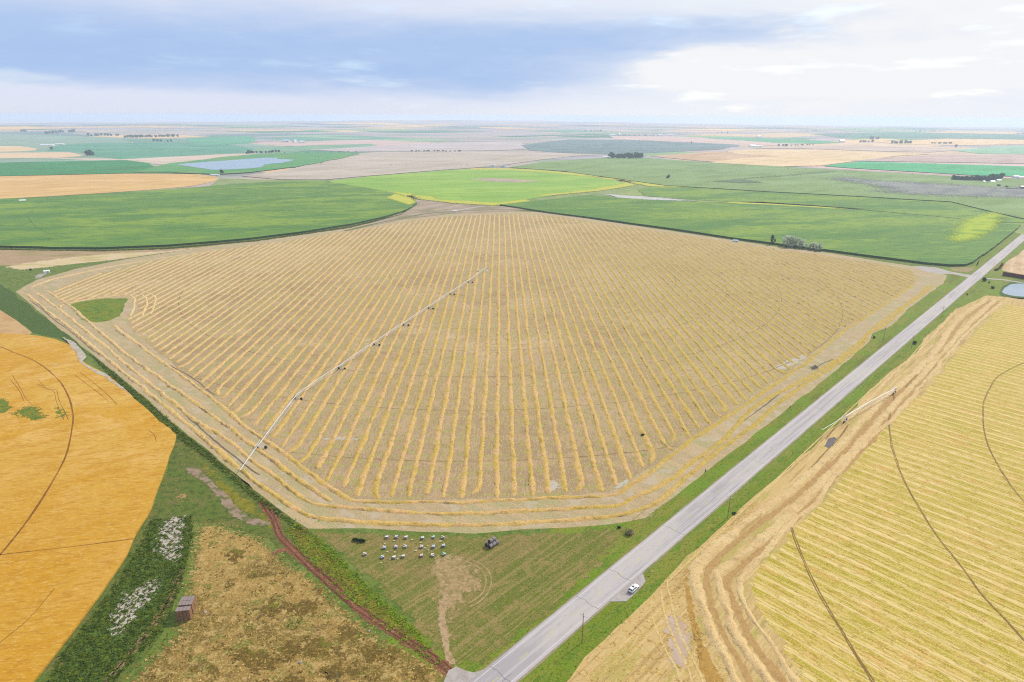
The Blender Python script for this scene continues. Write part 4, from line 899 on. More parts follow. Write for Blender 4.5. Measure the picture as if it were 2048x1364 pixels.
# the shorter machine on the right
ta = G(1788, 788); tb = G(1690, 844)
mv = thing('corner_arm_sprinkler', 'short galvanised sprinkler section on two wheeled towers beside the road in the right-hand stubble', 'irrigation sprinkler', tb)
l2 = lambda p, z: Vector((p.x - tb.x, p.y - tb.y, z))
A1, B1 = l2(ta, PH), l2(tb, PH)
p1, p2 = span_mb(A1, B1, .6, 9, 1.7, 1.9); s1 = p1.build('span_pipe', M_galv, mv); p2.build('truss', M_galv, s1)
u = Vector((RE.x, RE.y, 0))
for q in (A1, B1): drive_tower(mv, Vector((q.x, q.y, 0)) - u * 2.1, Vector((q.x, q.y, 0)) + u * 2.1, q)
eg = G(1644, 860, 3.3); e2 = Vector((eg.x - tb.x, eg.y - tb.y, 3.3))
ov = MB().path([B1, B1 + (e2 - B1) * .5 + Vector((0, 0, .15)), e2], .1, 8); ov.tube(B1, B1 + Vector((0, 0, 1.5)), .05, 6).tube(B1 + Vector((0, 0, 1.5)), B1 + (e2 - B1) * .6, .03, 5)
ov.build('overhang_pipe', M_galv, mv)
MB().tube(e2, e2 + Vector((0, 0, .9)), .07, 6).tube(e2 + Vector((0, 0, .85)), e2 + Vector((-.9, -.5, 1.3)), .08, 6).build('end_gun', M_white_p, mv)
MB().box(A1 + Vector((.4, .3, -.2)), (1.3, .8, .9)).build('control_box', plain('box_grey', (.5, .55, .62), .5), mv)

# ------------------------------------------------------------------ the white car
def make_car(loc_, rz):
    car = thing('parked_car', 'white SUV parked in the gravel lay-by beside the highway', 'car', loc_, rz)
    paint = plain('car_paint', (.78, .8, .82), .25, 0, .6); glass = plain('car_glass', (.02, .028, .035), .08, 0, .8)
    # body: lofted sections along x (front +x); each section: half width, z of sill, z of shoulder
    xs = [(-2.35, .72, .42, .82), (-2.3, .86, .32, .98), (-2.0, .93, .28, 1.02), (-1.0, .95, .25, 1.02), (.4, .95, .25, 1.0), (1.1, .94, .25, .98), (1.8, .9, .28, .9), (2.2, .82, .34, .78), (2.38, .66, .42, .62)]
    V = []; Fc = []
    for x, hw, z0, z1 in xs:
        V += [(x, -hw * .94, z0), (x, -hw, (z0 + z1) / 2), (x, -hw * .9, z1), (x, 0, z1 + .05), (x, hw * .9, z1), (x, hw, (z0 + z1) / 2), (x, hw * .94, z0), (x, 0, z0)]
    k = 8
    for i in range(len(xs) - 1):
        for j in range(k): Fc.append((i * k + j, i * k + (j + 1) % k, (i + 1) * k + (j + 1) % k, (i + 1) * k + j)[::-1])
    Fc.append(tuple(range(k))); Fc.append(tuple(range(len(V) - k, len(V)))[::-1])
    body = mesh_obj('body', V, Fc, paint, car, True)
    # greenhouse
    def ring(z, x0, x1, hw): return [(x0, -hw, z), (x1, -hw, z), (x1, hw, z), (x0, hw, z)]
    gh = ring(1.0, -2.15, 1.0, .84) + ring(1.5, -1.85, .25, .68)
    mesh_obj('windows', gh, [(0, 1, 5, 4), (1, 2, 6, 5), (2, 3, 7, 6), (3, 0, 4, 7)], glass, car)
    MB().box((-.82, 0, 1.535), (2.15, 1.42, .09), 0, .93).build('roof', paint, car)
    for s_ in (-1, 1):
        for xa, xb in ((-2.12, -1.84), (-.95, -.98), (.05, -.1), (.98, .24)):
            MB().tube((xa, s_ * .845, 1.0), (xb, s_ * .69, 1.5), .035, 6).build('pillar', paint, car)
    MB().tube((-1.7, -.6, 1.62), (.0, -.6, 1.62), .025, 6).tube((-1.7, .6, 1.62), (.0, .6, 1.62), .025, 6).build('roof_rail', plain('rail', (.3, .3, .32), .3, .8), car)
    MB().box((-.45, 0, 1.588), (.8, .8, .02)).build('sunroof', glass, car)
    for sx in (-1.42, 1.42):
        for s_ in (-1, 1):
            wo = MB().tube((sx, s_ * .72, .34), (sx, s_ * .95, .34), .34, 18).build('wheel', M_tyre, car)
            MB().tube((sx, s_ * .955, .34), (sx, s_ * .97, .34), .2, 12).build('rim', plain('rim', (.5, .5, .52), .3, .8), wo)
    for s_ in (-1, 1):
        MB().box((2.26, s_ * .6, .68), (.16, .34, .14), 0, .9).build('headlight', plain('lamp_glass', (.75, .78, .8), .15), car)
        MB().box((-2.34, s_ * .68, .86), (.08, .26, .2)).build('tail_light', plain('red_lamp', (.35, .02, .02), .3), car)
        MB().box((.72, s_ * 1.03, 1.03), (.16, .2, .14)).build('mirror', paint, car)
    MB().box((2.36, 0, .42), (.1, 1.2, .16)).build('bumper', plain('dark_plastic', (.04, .04, .04), .7), car)
    MB().box((-2.38, 0, .42), (.1, 1.4, .2)).build('bumper', plain('dark_plastic', (.04, .04, .04), .7), car)
    MB().box((-2.385, 0, .78), (.03, .5, .14)).build('number_plate', M_white_p, car)
    return car
cp = G(1267, 1180); make_car((cp.x, cp.y, .135), RA + R(2))

# ------------------------------------------------------------------ utility poles
def make_pole(u_, v_, h, lab, arm=2.4, rz=RA + R(90), cat='utility pole'):
    p = G(u_, v_); t = thing('utility_pole', lab, cat, p, rz, 'utility poles along the highway')
    wood = plain('pole_wood', (.26, .18, .1), .9)
    MB().tube((0, 0, 0), (0, 0, h), .16, 10, .11).build('pole', wood, t)
    MB().box((0, .14, h - .7), (arm, .12, .14)).tube((-.8, .14, h - .75), (0, .08, h - 1.4), .03, 5).tube((.8, .14, h - .75), (0, .08, h - 1.4), .03, 5).build('crossarm', plain('arm_wood', (.5, .46, .4), .8), t)
    for x in (-arm / 2 + .12, arm / 2 - .12, .0):
        MB().tube((x, .14 if x else 0, h - .63 if x else h), (x, .14 if x else 0, h - .35 if x else h + .3), .07, 8, .04).build('insulator', plain('porcelain', (.75, .8, .82), .2), t)
    return t, p, h
polesR = [make_pole(1164, 1285, 11, 'wooden utility pole in the near grass verge just below the white car'),
          make_pole(1455, 1037, 10.5, 'wooden utility pole on the right verge between the white car and the short sprinkler'),
          make_pole(1822, 699, 10.5, 'distant wooden utility pole on the right verge beside a dark bush'),
          make_pole(1766, 682, 10.5, 'wooden utility pole on the left verge beside the big field corner')]
t = make_pole(1883, 634, 9, 'farthest thin utility pole on the right verge')
wirem = plain('wire', (.2, .2, .2), .5)
def wire(a, b, h, off, lab):
    p, q = Vector((*a[:2], h)), Vector((*b[:2], h)); o_ = Vector((-RE.x * 0 + RN.x * off, RN.y * off, 0))
    pts = [p + (q - p) * t_ + o_ - Vector((0, 0, 1.6 * 4 * t_ * (1 - t_))) for t_ in np.linspace(0, 1, 14)]
    tag(MB().path(pts, .018, 4).build('power_line', wirem), lab, 'wire', 'power lines')
for off in (-1.08, 1.08):
    wire(polesR[0][1], polesR[1][1], 10.2, off, 'thin power line strung from the nearest pole to the next one')
    wire(polesR[1][1], polesR[2][1], 9.8, off, 'thin power line strung along the right verge past the short sprinkler')

# ------------------------------------------------------------------ signs and posts at the verge
def post_sign(u_, v_, lab, w_, h_, c_, top=1.6, rz=RA):
    t = thing('road_sign', lab, 'sign', G(u_, v_), rz)
    MB().tube((0, 0, 0), (0, 0, top), .04, 6).build('post', plain('post_grey', (.4, .4, .38), .6), t)
    MB().box((-.05, 0, top), (.04, w_, h_)).build('panel', c_, t)
post_sign(1303, 1149, 'small pale sign on a short post in the grass behind the lay-by', .7, .7, plain('sign_pale', (.75, .6, .42), .5), 1.5, RA + R(20))
post_sign(1748, 664 + 6, 'pale metal box on a stand next to the left-verge utility pole', 1.2, .9, plain('sign_blue', (.5, .62, .62), .4), 1.6)
for u_, v_, lab in ((1411, 943, 'dark stump-like post at the field edge, nearest the headland bend'), (1580, 815, 'dark short post at the field edge halfway up the highway')):
    tag(MB().tube((0, 0, 0), (0, 0, 1.0), .22, 8, .16).box((0, 0, .95), (.5, .4, .2)).build('post', plain('dark_post', (.05, .045, .04), .9)), lab, 'post'); bpy.context.view_layer.update()
    sorted([o for o in bpy.data.objects if o.name.startswith('post') and not o.parent], key=lambda o: o.name)[-1].location = G(u_, v_)

# ------------------------------------------------------------------ bee hives
pal_w = plain('pallet', (.3, .24, .16), .9)
def make_hive(x, y, c1, c2, lab, side=None):
    p = G(x, y); t = thing('beehive', lab, 'beehive', p, R(random.uniform(-8, 8)), 'beehives in rows on the mown grass')
    m_ = MB()
    for i in range(5): m_.box((-.5 + .25 * i, 0, .12), (.16, 1.2, .03))
    for yy in (-.5, 0, .5): m_.box((0, yy, .055), (1.2, .1, .1))
    m_.build('pallet', pal_w, t)
    k = 0
    for sx in (-.28, .28):
        for sy in (-.28, .28):
            hh = .5 + .25 * ((k * 7 + int(x)) % 3 > 0); k += 1
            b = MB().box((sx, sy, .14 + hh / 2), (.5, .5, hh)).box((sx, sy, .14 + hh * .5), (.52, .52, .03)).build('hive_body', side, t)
            MB().box((sx, sy, .14 + hh + .035), (.54, .54, .07)).build('lid', c2 if k % 2 else c1, b)
HC_ = HC = {'white': (.78, .78, .76), 'mint': (.5, .78, .68), 'lilac': (.62, .62, .82), 'pink': (.8, .6, .56), 'grey': (.6, .58, .6), 'blue': (.55, .66, .85), 'green': (.42, .62, .52)}
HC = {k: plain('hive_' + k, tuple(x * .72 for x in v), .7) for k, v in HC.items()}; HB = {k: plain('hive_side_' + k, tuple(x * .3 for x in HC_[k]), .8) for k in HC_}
hv = [(472, 152, 'lilac', 'white', 'first lilac hive of the back row, next to the bushes'), (598, 152, 'lilac', 'grey', 'second lilac hive of the back row'), (718, 155, 'mint', 'white', 'pale mint hive, third in the back row'),
      (930, 162, 'mint', 'white', 'white and mint hive right after the gap in the back row'), (1065, 155, 'mint', 'green', 'bright mint green hive in the back row'), (1190, 155, 'pink', 'grey', 'greyish pink hive at the right end of the back row'),
      (440, 288, 'white', 'blue', 'pale blue hive at the left end of the middle row'), (590, 278, 'white', 'lilac', 'white hive, second in the middle row'), (708, 272, 'grey', 'white', 'grey white hive left of the gap in the middle row'),
      (917, 275, 'pink', 'white', 'low pinkish hive right of the gap in the middle row'), (1068, 275, 'blue', 'lilac', 'blue hive, fifth in the middle row'), (1197, 262, 'mint', 'blue', 'pale turquoise hive at the right end of the middle row'),
      (418, 408, 'mint', 'blue', 'turquoise hive, leftmost of the front row of three'), (565, 412, 'white', 'white', 'plain white hive, second in the front row'), (683, 398, 'grey', 'white', 'off-white hive left of the gap in the front row'),
      (915, 390, 'grey', 'pink', 'mauve grey hive right of the gap in the front row'), (1058, 385, 'pink', 'white', 'pink hive in the front row'), (1207, 370, 'green', 'mint', 'dull green hive at the right end of the front row'),
      (190, 370, 'white', 'grey', 'dark-sided hive standing apart left of all the rows')]
for x, y, a_, b_, lab in hv: make_hive(700 + x / 6.4, 1050 + y / 6.4 + 2.5, HC[a_], HC[b_], lab, HB[b_])

# ------------------------------------------------------------------ straw bales
M_bale = mat('old_bale', S(160, 152, 152), [('n', .6, S(122, 114, 114), .45, .62, .8), ('n', .15, S(214, 208, 204), .5, .68, .7)], bump=(.12, .08))
M_baleend = mat('bale_end', S(84, 64, 58), [('n', .3, S(56, 42, 40), .45, .62, .8)], bump=(.12, .06))
def round_bale(p, rz, z, lab, grp, first=[None]):
    if first[0] is None:
        t = thing('round_bale', lab, 'bale', p, rz, grp)
        n_ = 22; r = .78; L = .72; V = []; Fc = []
        for x in (-L, -L * .93, -L * .3, L * .3, L * .93, L):
            rr = r * (.9 if abs(x) == L else 1)
            for i in range(n_):
                a_ = 2 * math.pi * i / n_; q = rr * (1 + random.uniform(-.02, .02)); zz = max(-r * .95, math.sin(a_) * q); V.append((x, math.cos(a_) * q, zz + r * .95))
        for j in range(5):
            for i in range(n_): Fc.append((j * n_ + i, j * n_ + (i + 1) % n_, (j + 1) * n_ + (i + 1) % n_, (j + 1) * n_ + i)[::-1])
        b = mesh_obj('wrap', V, Fc, M_bale, t, True)
        V2 = [v for v in V[:n_]] + [v for v in V[-n_:]]
        mesh_obj('bale_face', V2, [tuple(range(n_)), tuple(range(n_, 2 * n_))[::-1]], M_baleend, t)
        first[0] = t
    else:
        t = copy_tree(first[0], p, rz, None, lab, grp)
    t.location = (p[0], p[1], z); return t
bc = G(984, 1090)
for i in range(3):
    for s_, nm in ((-1, 'front'), (1, 'back')):
        al = (i - 1) * 1.55; q = Vector((bc.x + RE.x * al - RE.y * 0 + RN.x * s_ * .8, bc.y + RE.y * al + RN.y * s_ * .8, 0))
        pos_ = ('near', 'middle', 'far')[i]
        round_bale(q, RA + random.uniform(-.06, .06), Z(6), '%s grey weathered round bale in the %s row of the ground-level pair of rows' % (pos_, nm), 'round bales clustered in the mown grass')
for i in range(2):
    al = (i - .4) * 1.58; q = Vector((bc.x + RE.x * al + RN.x * .1, bc.y + RE.y * al + RN.y * .1, 0))
    round_bale(q, RA + random.uniform(-.08, .08), Z(6) + 1.28, '%s round bale lying on top of the grey bale cluster' % ('near', 'far')[i], 'round bales clustered in the mown grass')

M_sq = mat('straw_bale', S(172, 136, 104), [('n', .5, S(128, 96, 76), .45, .62, .8), ('n', .15, S(200, 166, 124), .5, .68, .7)], bump=(.12, .08))
M_sqtop = mat('bale_top', S(166, 152, 154), [('n', .5, S(160, 146, 142), .45, .62, .8), ('n', .2, S(208, 192, 180), .5, .68, .7)], bump=(.12, .08))
def sq_bale(first=[None]):
    if first[0]: return first[0].copy(), first
    m_ = MB().box((0, 0, .6), (1.18, 2.36, 1.16), 0, .97)
    for yy in (-.8, -.27, .27, .8): m_.box((0, yy, .6), (1.2, .03, 1.18), 0, .97)
    o_ = m_.build('square_bale', M_sq); o_.data.materials.append(M_sqtop)
    for p_ in o_.data.polygons:
        if p_.normal.z > .8: p_.material_index = 1
    first[0] = o_; o_['_p'] = 1; return o_, first
sb = G(368, 1242); rot = R(9); cs_, sn_ = math.cos(rot), math.sin(rot); fst = None
for jy, y0 in enumerate((1.0, 3.6, 5.65)):
    for jx in range(4):
        for jz in range(4):
            if jy and not (jz == 3 or jx in (0, 3)): continue
            if not jy and 0 < jz < 0: continue
            lx, ly = (jx - 1.5) * 1.05 + random.uniform(-.03, .03), y0 + random.uniform(-.05, .05)
            if fst is None:
                mm = MB().box((0, 0, .49), (1.0, 2.0, .96), 0, .95)
                for yy in (-.8, -.27, .27, .8): mm.box((0, yy * .85, .49), (1.02, .03, .985), 0, .955)
                fst = mm.build('square_bale', M_sq); fst.data.materials.append(M_sqtop)
                for p_ in fst.data.polygons:
                    if p_.normal.z > .8: p_.material_index = 1
                o_ = fst
            else:
                o_ = fst.copy(); COL.objects.link(o_)
            o_.location = (sb.x + lx * cs_ - ly * sn_, sb.y + lx * sn_ + ly * cs_, .09 + jz * .96); o_.rotation_euler = (0, 0, rot + random.uniform(-.02, .02))
            part_ = 'front block' if jy == 0 else ('rear block' )
            tag(o_, 'square straw bale in the %s of the stack on the dry pasture' % part_, 'bale', 'straw bales in the %s of the pasture stack' % ('front block' if jy == 0 else 'rear block'))
# long stack by the pond road and small heap
M_dk = mat('dark_bale', S(120, 78, 66), [('n', .8, S(88, 52, 46), .45, .62, .8), ('n', .3, S(150, 108, 88), .5, .7, .7)], bump=(.15, .08))
a0 = G(2005, 551); a1 = G(2120, 569); dd = Vector((a1.x - a0.x, a1.y - a0.y, 0)); LL = dd.length; dd.normalize(); rzz = math.atan2(dd.y, dd.x); fst = None
for i in range(int(LL / 2.5)):
    for jz in range(3):
        if fst is None:
            fst = MB().box((0, 0, .62), (2.4, 1.9, 1.24), 0, .96).box((0, 0, .62), (2.44, .05, 1.26), 0, .96).build('square_bale', M_dk); o_ = fst
        else: o_ = fst.copy(); COL.objects.link(o_)
        q = a0 + dd * (i * 2.5 + 1.2); o_.location = (q.x, q.y, .08 + jz * 1.24); o_.rotation_euler = (0, 0, rzz + random.uniform(-.03, .03))
        tag(o_, 'dark reddish-brown bale in the long three-high stack by the pond road', 'bale', 'bales in the long dark stack by the pond')
for i, (x, y) in enumerate([(1991, 541), (1995, 540), (1999, 537), (2002, 533), (2004, 530)]):
    o_ = fst.copy(); COL.objects.link(o_); q = G(x, y); o_.location = (q.x, q.y, .08); o_.rotation_euler = (0, 0, R(50)); o_.scale = (1.2, 1.1, 1.5)
    tag(o_, 'dark brown bale in the short slanting line at the corner of the tan field', 'bale', 'bales in the short slanting line beyond the pond road')

# ------------------------------------------------------------------ trees and shrubs
def leafmat(nm, a, b, tr=.3):
    if 'leaf_' + nm in MATS: return MATS['leaf_' + nm]
    m = bpy.data.materials.new(nm); MATS['leaf_' + nm] = m; m.use_nodes = True; n = NT(m.node_tree); n.N.clear()
    o_ = n.N.new('ShaderNodeOutputMaterial'); d = n.N.new('ShaderNodeBsdfDiffuse'); t = n.N.new('ShaderNodeBsdfTranslucent'); mx = n.N.new('ShaderNodeMixShader')
    geo = n.N.new('ShaderNodeNewGeometry'); c_ = n.mix(n.ramp(n.noise(n.tex(geo.outputs['Position'], 1.6, 1.6), 1, 3), .4, .62), tuple(min(.8, x * 1.45) for x in S(*a)), tuple(min(.8, x * 1.45) for x in S(*b)))
    n.L.new(c_, d.inputs[0]); n.L.new(c_, t.inputs[0]); mx.inputs[0].default_value = tr
    n.L.new(d.outputs[0], mx.inputs[1]); n.L.new(t.outputs[0], mx.inputs[2]); n.L.new(mx.outputs[0], o_.inputs[0])
    return m
L_dark = leafmat('leaf_dark', (64, 96, 56), (44, 72, 40)); L_mid = leafmat('leaf_mid', (84, 116, 60), (58, 90, 42)); L_silver = leafmat('leaf_silver', (236, 240, 228), (176, 196, 164), .5)
L_grey = leafmat('leaf_grey', (150, 144, 112), (104, 100, 74)); L_bark = plain('bark', (.16, .12, .09), .9)
def crown(lobes, nleaf, s, m, parent, name='crown', seed=0):
    r = np.random.default_rng(seed); Cn = []; wts = np.array([l[3] * l[4] * l[5] for l in lobes]) ** .7; wts /= wts.sum()
    pick = r.choice(len(lobes), nleaf, p=wts)
    d = r.normal(0, 1, (nleaf, 3)); d /= np.linalg.norm(d, axis=1)[:, None]; rad = r.uniform(.35, 1.05, nleaf) ** .6
    Lb = np.array(lobes)[pick]; Cn = Lb[:, :3] + d * rad[:, None] * Lb[:, 3:6]
    a = r.normal(0, 1, (nleaf, 3)); a /= np.linalg.norm(a, axis=1)[:, None]; b = np.cross(a, r.normal(0, 1, (nleaf, 3))); b /= np.linalg.norm(b, axis=1)[:, None]
    sz = s * r.uniform(.5, 1.3, nleaf)[:, None]
    V = np.concatenate([Cn - a * sz, Cn + b * sz * .6, Cn + a * sz, Cn - b * sz * .6]); i = np.arange(nleaf)
    return mesh_obj(name, V, np.stack([i, i + nleaf, i + 2 * nleaf, i + 3 * nleaf], 1), m, parent)
def make_tree(name, lab, cat, h, wd, m, kind='round', nleaf=420, seed=0, group=None):
    t = thing(name, lab, cat, (0, 0, 0), 0, group); r = random.Random(seed)
    tr = MB(); tr.tube((0, 0, 0), (.1, 0, h * .4), wd * .06 + .06, 7, wd * .045 + .04).tube((.1, 0, h * .4), (.0, .1, h * .82), wd * .045 + .04, 7, .04)
    for i in range(5):
        a_ = i * 1.3 + r.random(); z0 = h * (.25 + .1 * i); rr = wd * r.uniform(.25, .4)
        tr.tube((.08, 0, z0), (math.cos(a_) * rr, math.sin(a_) * rr, z0 + h * .22), .09, 5, .03)
    tr.build('trunk', L_bark, t)
    lobes = []
    if kind == 'round':
        for i in range(9):
            a_ = i * 2.4; rr = wd * r.uniform(.05, .3); lobes.append((math.cos(a_) * rr, math.sin(a_) * rr, h * r.uniform(.32, .8), wd * r.uniform(.18, .28), wd * r.uniform(.18, .28), h * r.uniform(.12, .2)))
    elif kind == 'tall':
        for i in range(8):
            a_ = i * 2.4; rr = wd * r.uniform(.0, .22); lobes.append((math.cos(a_) * rr, math.sin(a_) * rr, h * (.2 + .095 * i), wd * r.uniform(.16, .28), wd * r.uniform(.16, .28), h * r.uniform(.1, .16)))
    else:
        for i in range(6):
            a_ = i * 2.4; rr = wd * r.uniform(.05, .3); lobes.append((math.cos(a_) * rr, math.sin(a_) * rr, h * r.uniform(.25, .65), wd * .25, wd * .25, h * .3))
    crown(lobes, nleaf, wd * (.075 if nleaf > 300 else .12), m, t, seed=seed)
    return t
def place_tree(proto, used, x, y, s, lab, grp, rz=None, zs=1.0):
    q = G(x, y); rz = random.uniform(0, 6.28) if rz is None else rz
    sc_ = (s * random.uniform(.9, 1.1), s * random.uniform(.9, 1.1), s * zs * random.uniform(.88, 1.12))
    if not used[0]:
        used[0] = True; proto.location = q; proto.rotation_euler = (0, 0, rz); proto.scale = sc_; proto['label'] = lab
        if grp: proto['group'] = grp
        return proto
    c_ = copy_tree(proto, q, rz, sc_, lab, grp)
    if not grp and 'group' in c_: del c_['group']
    return c_
# grove at the far edge of the big field
pd = make_tree('broadleaf_tree', 'x', 'tree', 11, 5, L_dark, 'tall', 900, 3); ud = [False]
ps = make_tree('silver_poplar', 'x', 'tree', 11.5, 8, L_silver, 'tall', 520, 5); us = [False]
pk = make_tree('shrub', 'x', 'shrub', 5, 5, L_dark, 'bush', 600, 8); uk = [False]
place_tree(pd, ud, 1543, 489, 1.05, 'dark tree standing alone at the left end of the silvery tree row', None)
place_tree(pd, ud, 1549, 488, .7, 'smaller dark tree just right of the lone dark tree of the row', None)
gs = 'silvery poplars in the row at the far edge of the big field'
for x, y, s in [(1567, 492, .9), (1573, 493, 1.15), (1579, 494, 1.2), (1585, 494.5, 1.15), (1592, 495, .95), (1598, 496, 1.0), (1604, 497, .98), (1612, 498, .7), (1620, 499, .75), (1626, 500, .9), (1632, 501, .75), (1638, 502, .85), (1641, 502, .65)]:
    place_tree(ps, us, x, y, s, 'silver-leaved poplar in the short tree row between the big field and the green crop', gs)
for x, y, s in [(1558, 493, .45), (1572, 496, .55), (1590, 498.5, .5), (1604, 500, .45), (1630, 503, .5), (1640, 504, .5)]:
    place_tree(pk, uk, x, y, s, 'dark undergrowth bush at the foot of the silvery poplars', 'bushes under the silvery poplars')
# single trees and bushes of the near and middle ground
one = [(1968, 562, 1.15, .75, 'round dark blue-green bush where the pond road leaves the highway'), (1978, 566, .5, .6, 'low green bush right of the round bush at the road junction'),
       (1829, 688, .8, .6, 'dark bush on the right verge below the distant utility pole'), (1934, 590, .45, .7, 'tiny dark bush on the right verge opposite the pond'), (1985, 577, 1.0, .45, 'broad grey-green mound of brush left of the pond'),
       (61, 541, .7, .7, 'small dark bush at the left edge near the gravel patch'), (1238, 1056, .4, .5, 'small green bush left of the sprawling brush heap'),
       (1336, 358, 2.4, 1.1, 'single round tree in the meadow beyond the right green crop'), (444, 348, 3.2, .9, 'single big tree at the near shore of the lake'), (1285, 871, .5, .4, 'low weedy bush at the field edge beside the highway'), (1468, 1028, .5, .5, 'green bush at the foot of the second utility pole'),
       (1748, 676, .6, .5, 'bush under the left-verge utility pole'), (1938, 492, .9, .35, 'dark bush inside the right green crop')]
pg = make_tree('brush', 'x', 'brush', 4, 5, L_grey, 'bush', 500, 9); ug = [False]
place_tree(pg, ug, 1258, 1068, .85, 'sprawling grey-green brush heap at the corner of the mown triangle', None, None, .5)
for x, y, s, zs, lab in one: place_tree(pk, uk, x, y, s, lab, None, None, zs)
for i, (x, y) in enumerate([(708, 1081), (713, 1082), (718, 1083), (723, 1083.5), (728, 1084)]):
    place_tree(pk, uk, x, y, .38, 'dark green bush in the short row left of the beehives', 'bushes in the short row left of the beehives', None, .8)
# debris heap in the headland
hp = thing('brush_heap', 'dark heap of branches in the headland of the big field beside the highway', 'debris heap', G(1628, 736), R(45))
mm = MB()
for i in range(70):
    a_ = random.uniform(0, 6.28); L_ = random.uniform(.8, 2.4); c_ = Vector((random.gauss(0, 2.2), random.gauss(0, .8), random.uniform(.05, .9)))
    d_ = Vector((math.cos(a_), math.sin(a_), random.uniform(-.3, .4))) * L_ * .5; mm.tube(c_ - d_, c_ + d_, .07, 5, .03)
mm.build('branches', plain('dead_wood', (.12, .1, .09), .9), hp)
V, Fc = ridge_arrays(np.stack([np.linspace(-3.5, 3.5, 10), np.zeros(10)], 1), 1.3, .6, .2, 0); mesh_obj('soil_pile', V, Fc, M_rut, hp)

# distant groves: each tree a thing, crown and trunk too small to tell apart in the photograph stay in the copies
fd = make_tree('distant_tree', 'x', 'tree', 11, 15, L_dark, 'round', 280, 11); uf = [False]
fm = make_tree('distant_tree', 'x', 'tree', 9, 12, L_mid, 'round', 240, 12); um = [False]
def grove(x0, x1, y0, y1, n_, s, lab, grp, pr=(fd, uf), dep=1.0, zs=1.0):
    n_ = max(1, round(n_ * .66)); s *= 1.15
    for i in range(n_):
        t_ = (i + random.uniform(.1, .9)) / n_; place_tree(pr[0], pr[1], x0 + (x1 - x0) * t_, y0 + (y1 - y0) * t_ + random.uniform(-dep, dep) * .5, s * random.uniform(.75, 1.2), lab, grp, None, zs)
grove(1218, 1284, 316.5, 317, 30, 1.35, 'dark tree in the dense grove beside the long white shed', 'trees of the dense dark grove beside the white shed', dep=2)
grove(1904, 1968, 361, 363, 30, .95, 'dark tree in the left half of the windbreak at the right-hand farm', 'windbreak trees, left half', dep=.8)
grove(1972, 2004, 364, 357, 18, 1.05, 'dark tree in the rising right half of the windbreak at the right-hand farm', 'windbreak trees, right half', dep=.8)
grove(248, 356, 276, 273.5, 34, 1.7, 'hazy blue tree in the long far windbreak above the lake field', 'trees of the long far windbreak on the left', dep=.7, zs=.8)
grove(88, 128, 269, 265, 14, 1.7, 'hazy tree in the far irregular clump near the left horizon', 'trees of the far clump near the left horizon', dep=.6)
grove(138, 150, 265.5, 265.5, 4, 2.0, 'hazy tree in the small dense far clump', 'trees of the small dense far clump', dep=.4)
grove(40, 56, 264, 264, 4, 1.8, 'hazy tree in the far clump at the left edge', 'trees of the far clump at the left edge', dep=.3)
grove(176, 240, 272, 272, 16, 1.4, 'hazy tree in the scattered row left of the long far windbreak', 'trees of the scattered row', dep=1.6)
grove(305, 345, 283, 284, 8, 1.2, 'hazy tree in front of the long far windbreak', 'trees in front of the long windbreak', dep=.8)
grove(174, 186, 311.5, 311.5, 4, 1.4, 'tree of the blue-green clump at the farm beside the teal field', 'trees at the farm beside the teal field', dep=.8)
grove(96, 106, 299, 299.5, 2, 1.0, 'lone small tree above the tan strip on the left', 'pair of trees above the tan strip', dep=.3)
grove(490, 560, 308, 305, 20, .9, 'tree in the dark belt behind the lake', 'trees of the belt behind the lake', dep=.8)
grove(358, 490, 329, 318, 26, .55, 'low shrub-like tree along the left shore of the lake', 'shore trees of the lake', pr=(fm, um), dep=.6, zs=.6)
grove(560, 720, 306, 304, 14, .5, 'low tree in the thin hedge line right of the lake', 'trees of the thin hedge line', dep=.4, zs=.6)
grove(660, 640, 309, 330, 12, .5, 'bush in the scrub strip right of the lake', 'scrub right of the lake', pr=(fm, um), dep=2, zs=.6)
grove(822, 925, 303.2, 303.5, 22, .8, 'tree in the thin dark belt across the pale pasture', 'trees of the thin belt across the pale pasture', dep=.3, zs=.6)
grove(770, 980, 331, 331, 12, .4, 'low bush in the broken row on the pale pasture', 'bushes of the broken row on the pale pasture', dep=.5, zs=.5)
grove(1242, 1318, 271, 271.5, 16, 1.0, 'tree in the yard row of the far white farm', 'yard trees of the far white farm', dep=.3, zs=.6)
grove(1170, 1206, 263.5, 263.5, 7, 1.4, 'hazy tree of the far twin clumps left of the white farm', 'trees of the far twin clumps', dep=.3)
grove(1434, 1458, 267, 267, 5, 1.2, 'hazy tree in the far clump right of the white farm', 'trees of the far clump right of the white farm', dep=.3)
grove(1378, 1384, 287, 287, 2, 1.0, 'tree at the lonely farmstead in the grey field', 'trees at the lonely farmstead', dep=.3)
grove(1556, 1578, 292.5, 292.5, 6, 1.25, 'tree in the clump left of the two thin far windbreaks', 'trees of the clump beside the thin windbreaks', dep=.6)
grove(1582, 1628, 292, 289.5, 12, .8, 'tree in the thin windbreak right of that clump', 'trees of the thin windbreak', dep=.2, zs=.6)
grove(1718, 1746, 285, 284.5, 8, 1.3, 'tree in the clump right of the white far shed', 'trees right of the white far shed', dep=.4, zs=.8)
grove(1738, 1760, 279, 279, 6, 1.6, 'tree in the round clump near the right horizon', 'trees of the round clump near the right horizon', dep=.3)
grove(1780, 1824, 287.5, 287.5, 12, 1.3, 'tree in the peaked grove in the right far plain', 'trees of the peaked grove', dep=.4)
grove(1862, 1906, 287.5, 288, 12, 1.2, 'tree in the flat-topped windbreak in the right far plain', 'trees of the flat-topped windbreak', dep=.3, zs=.7)
grove(1906, 1914, 294.5, 294.5, 2, 1.2, 'tree at the farmstead below the flat-topped windbreak', 'farmstead trees', dep=.3)
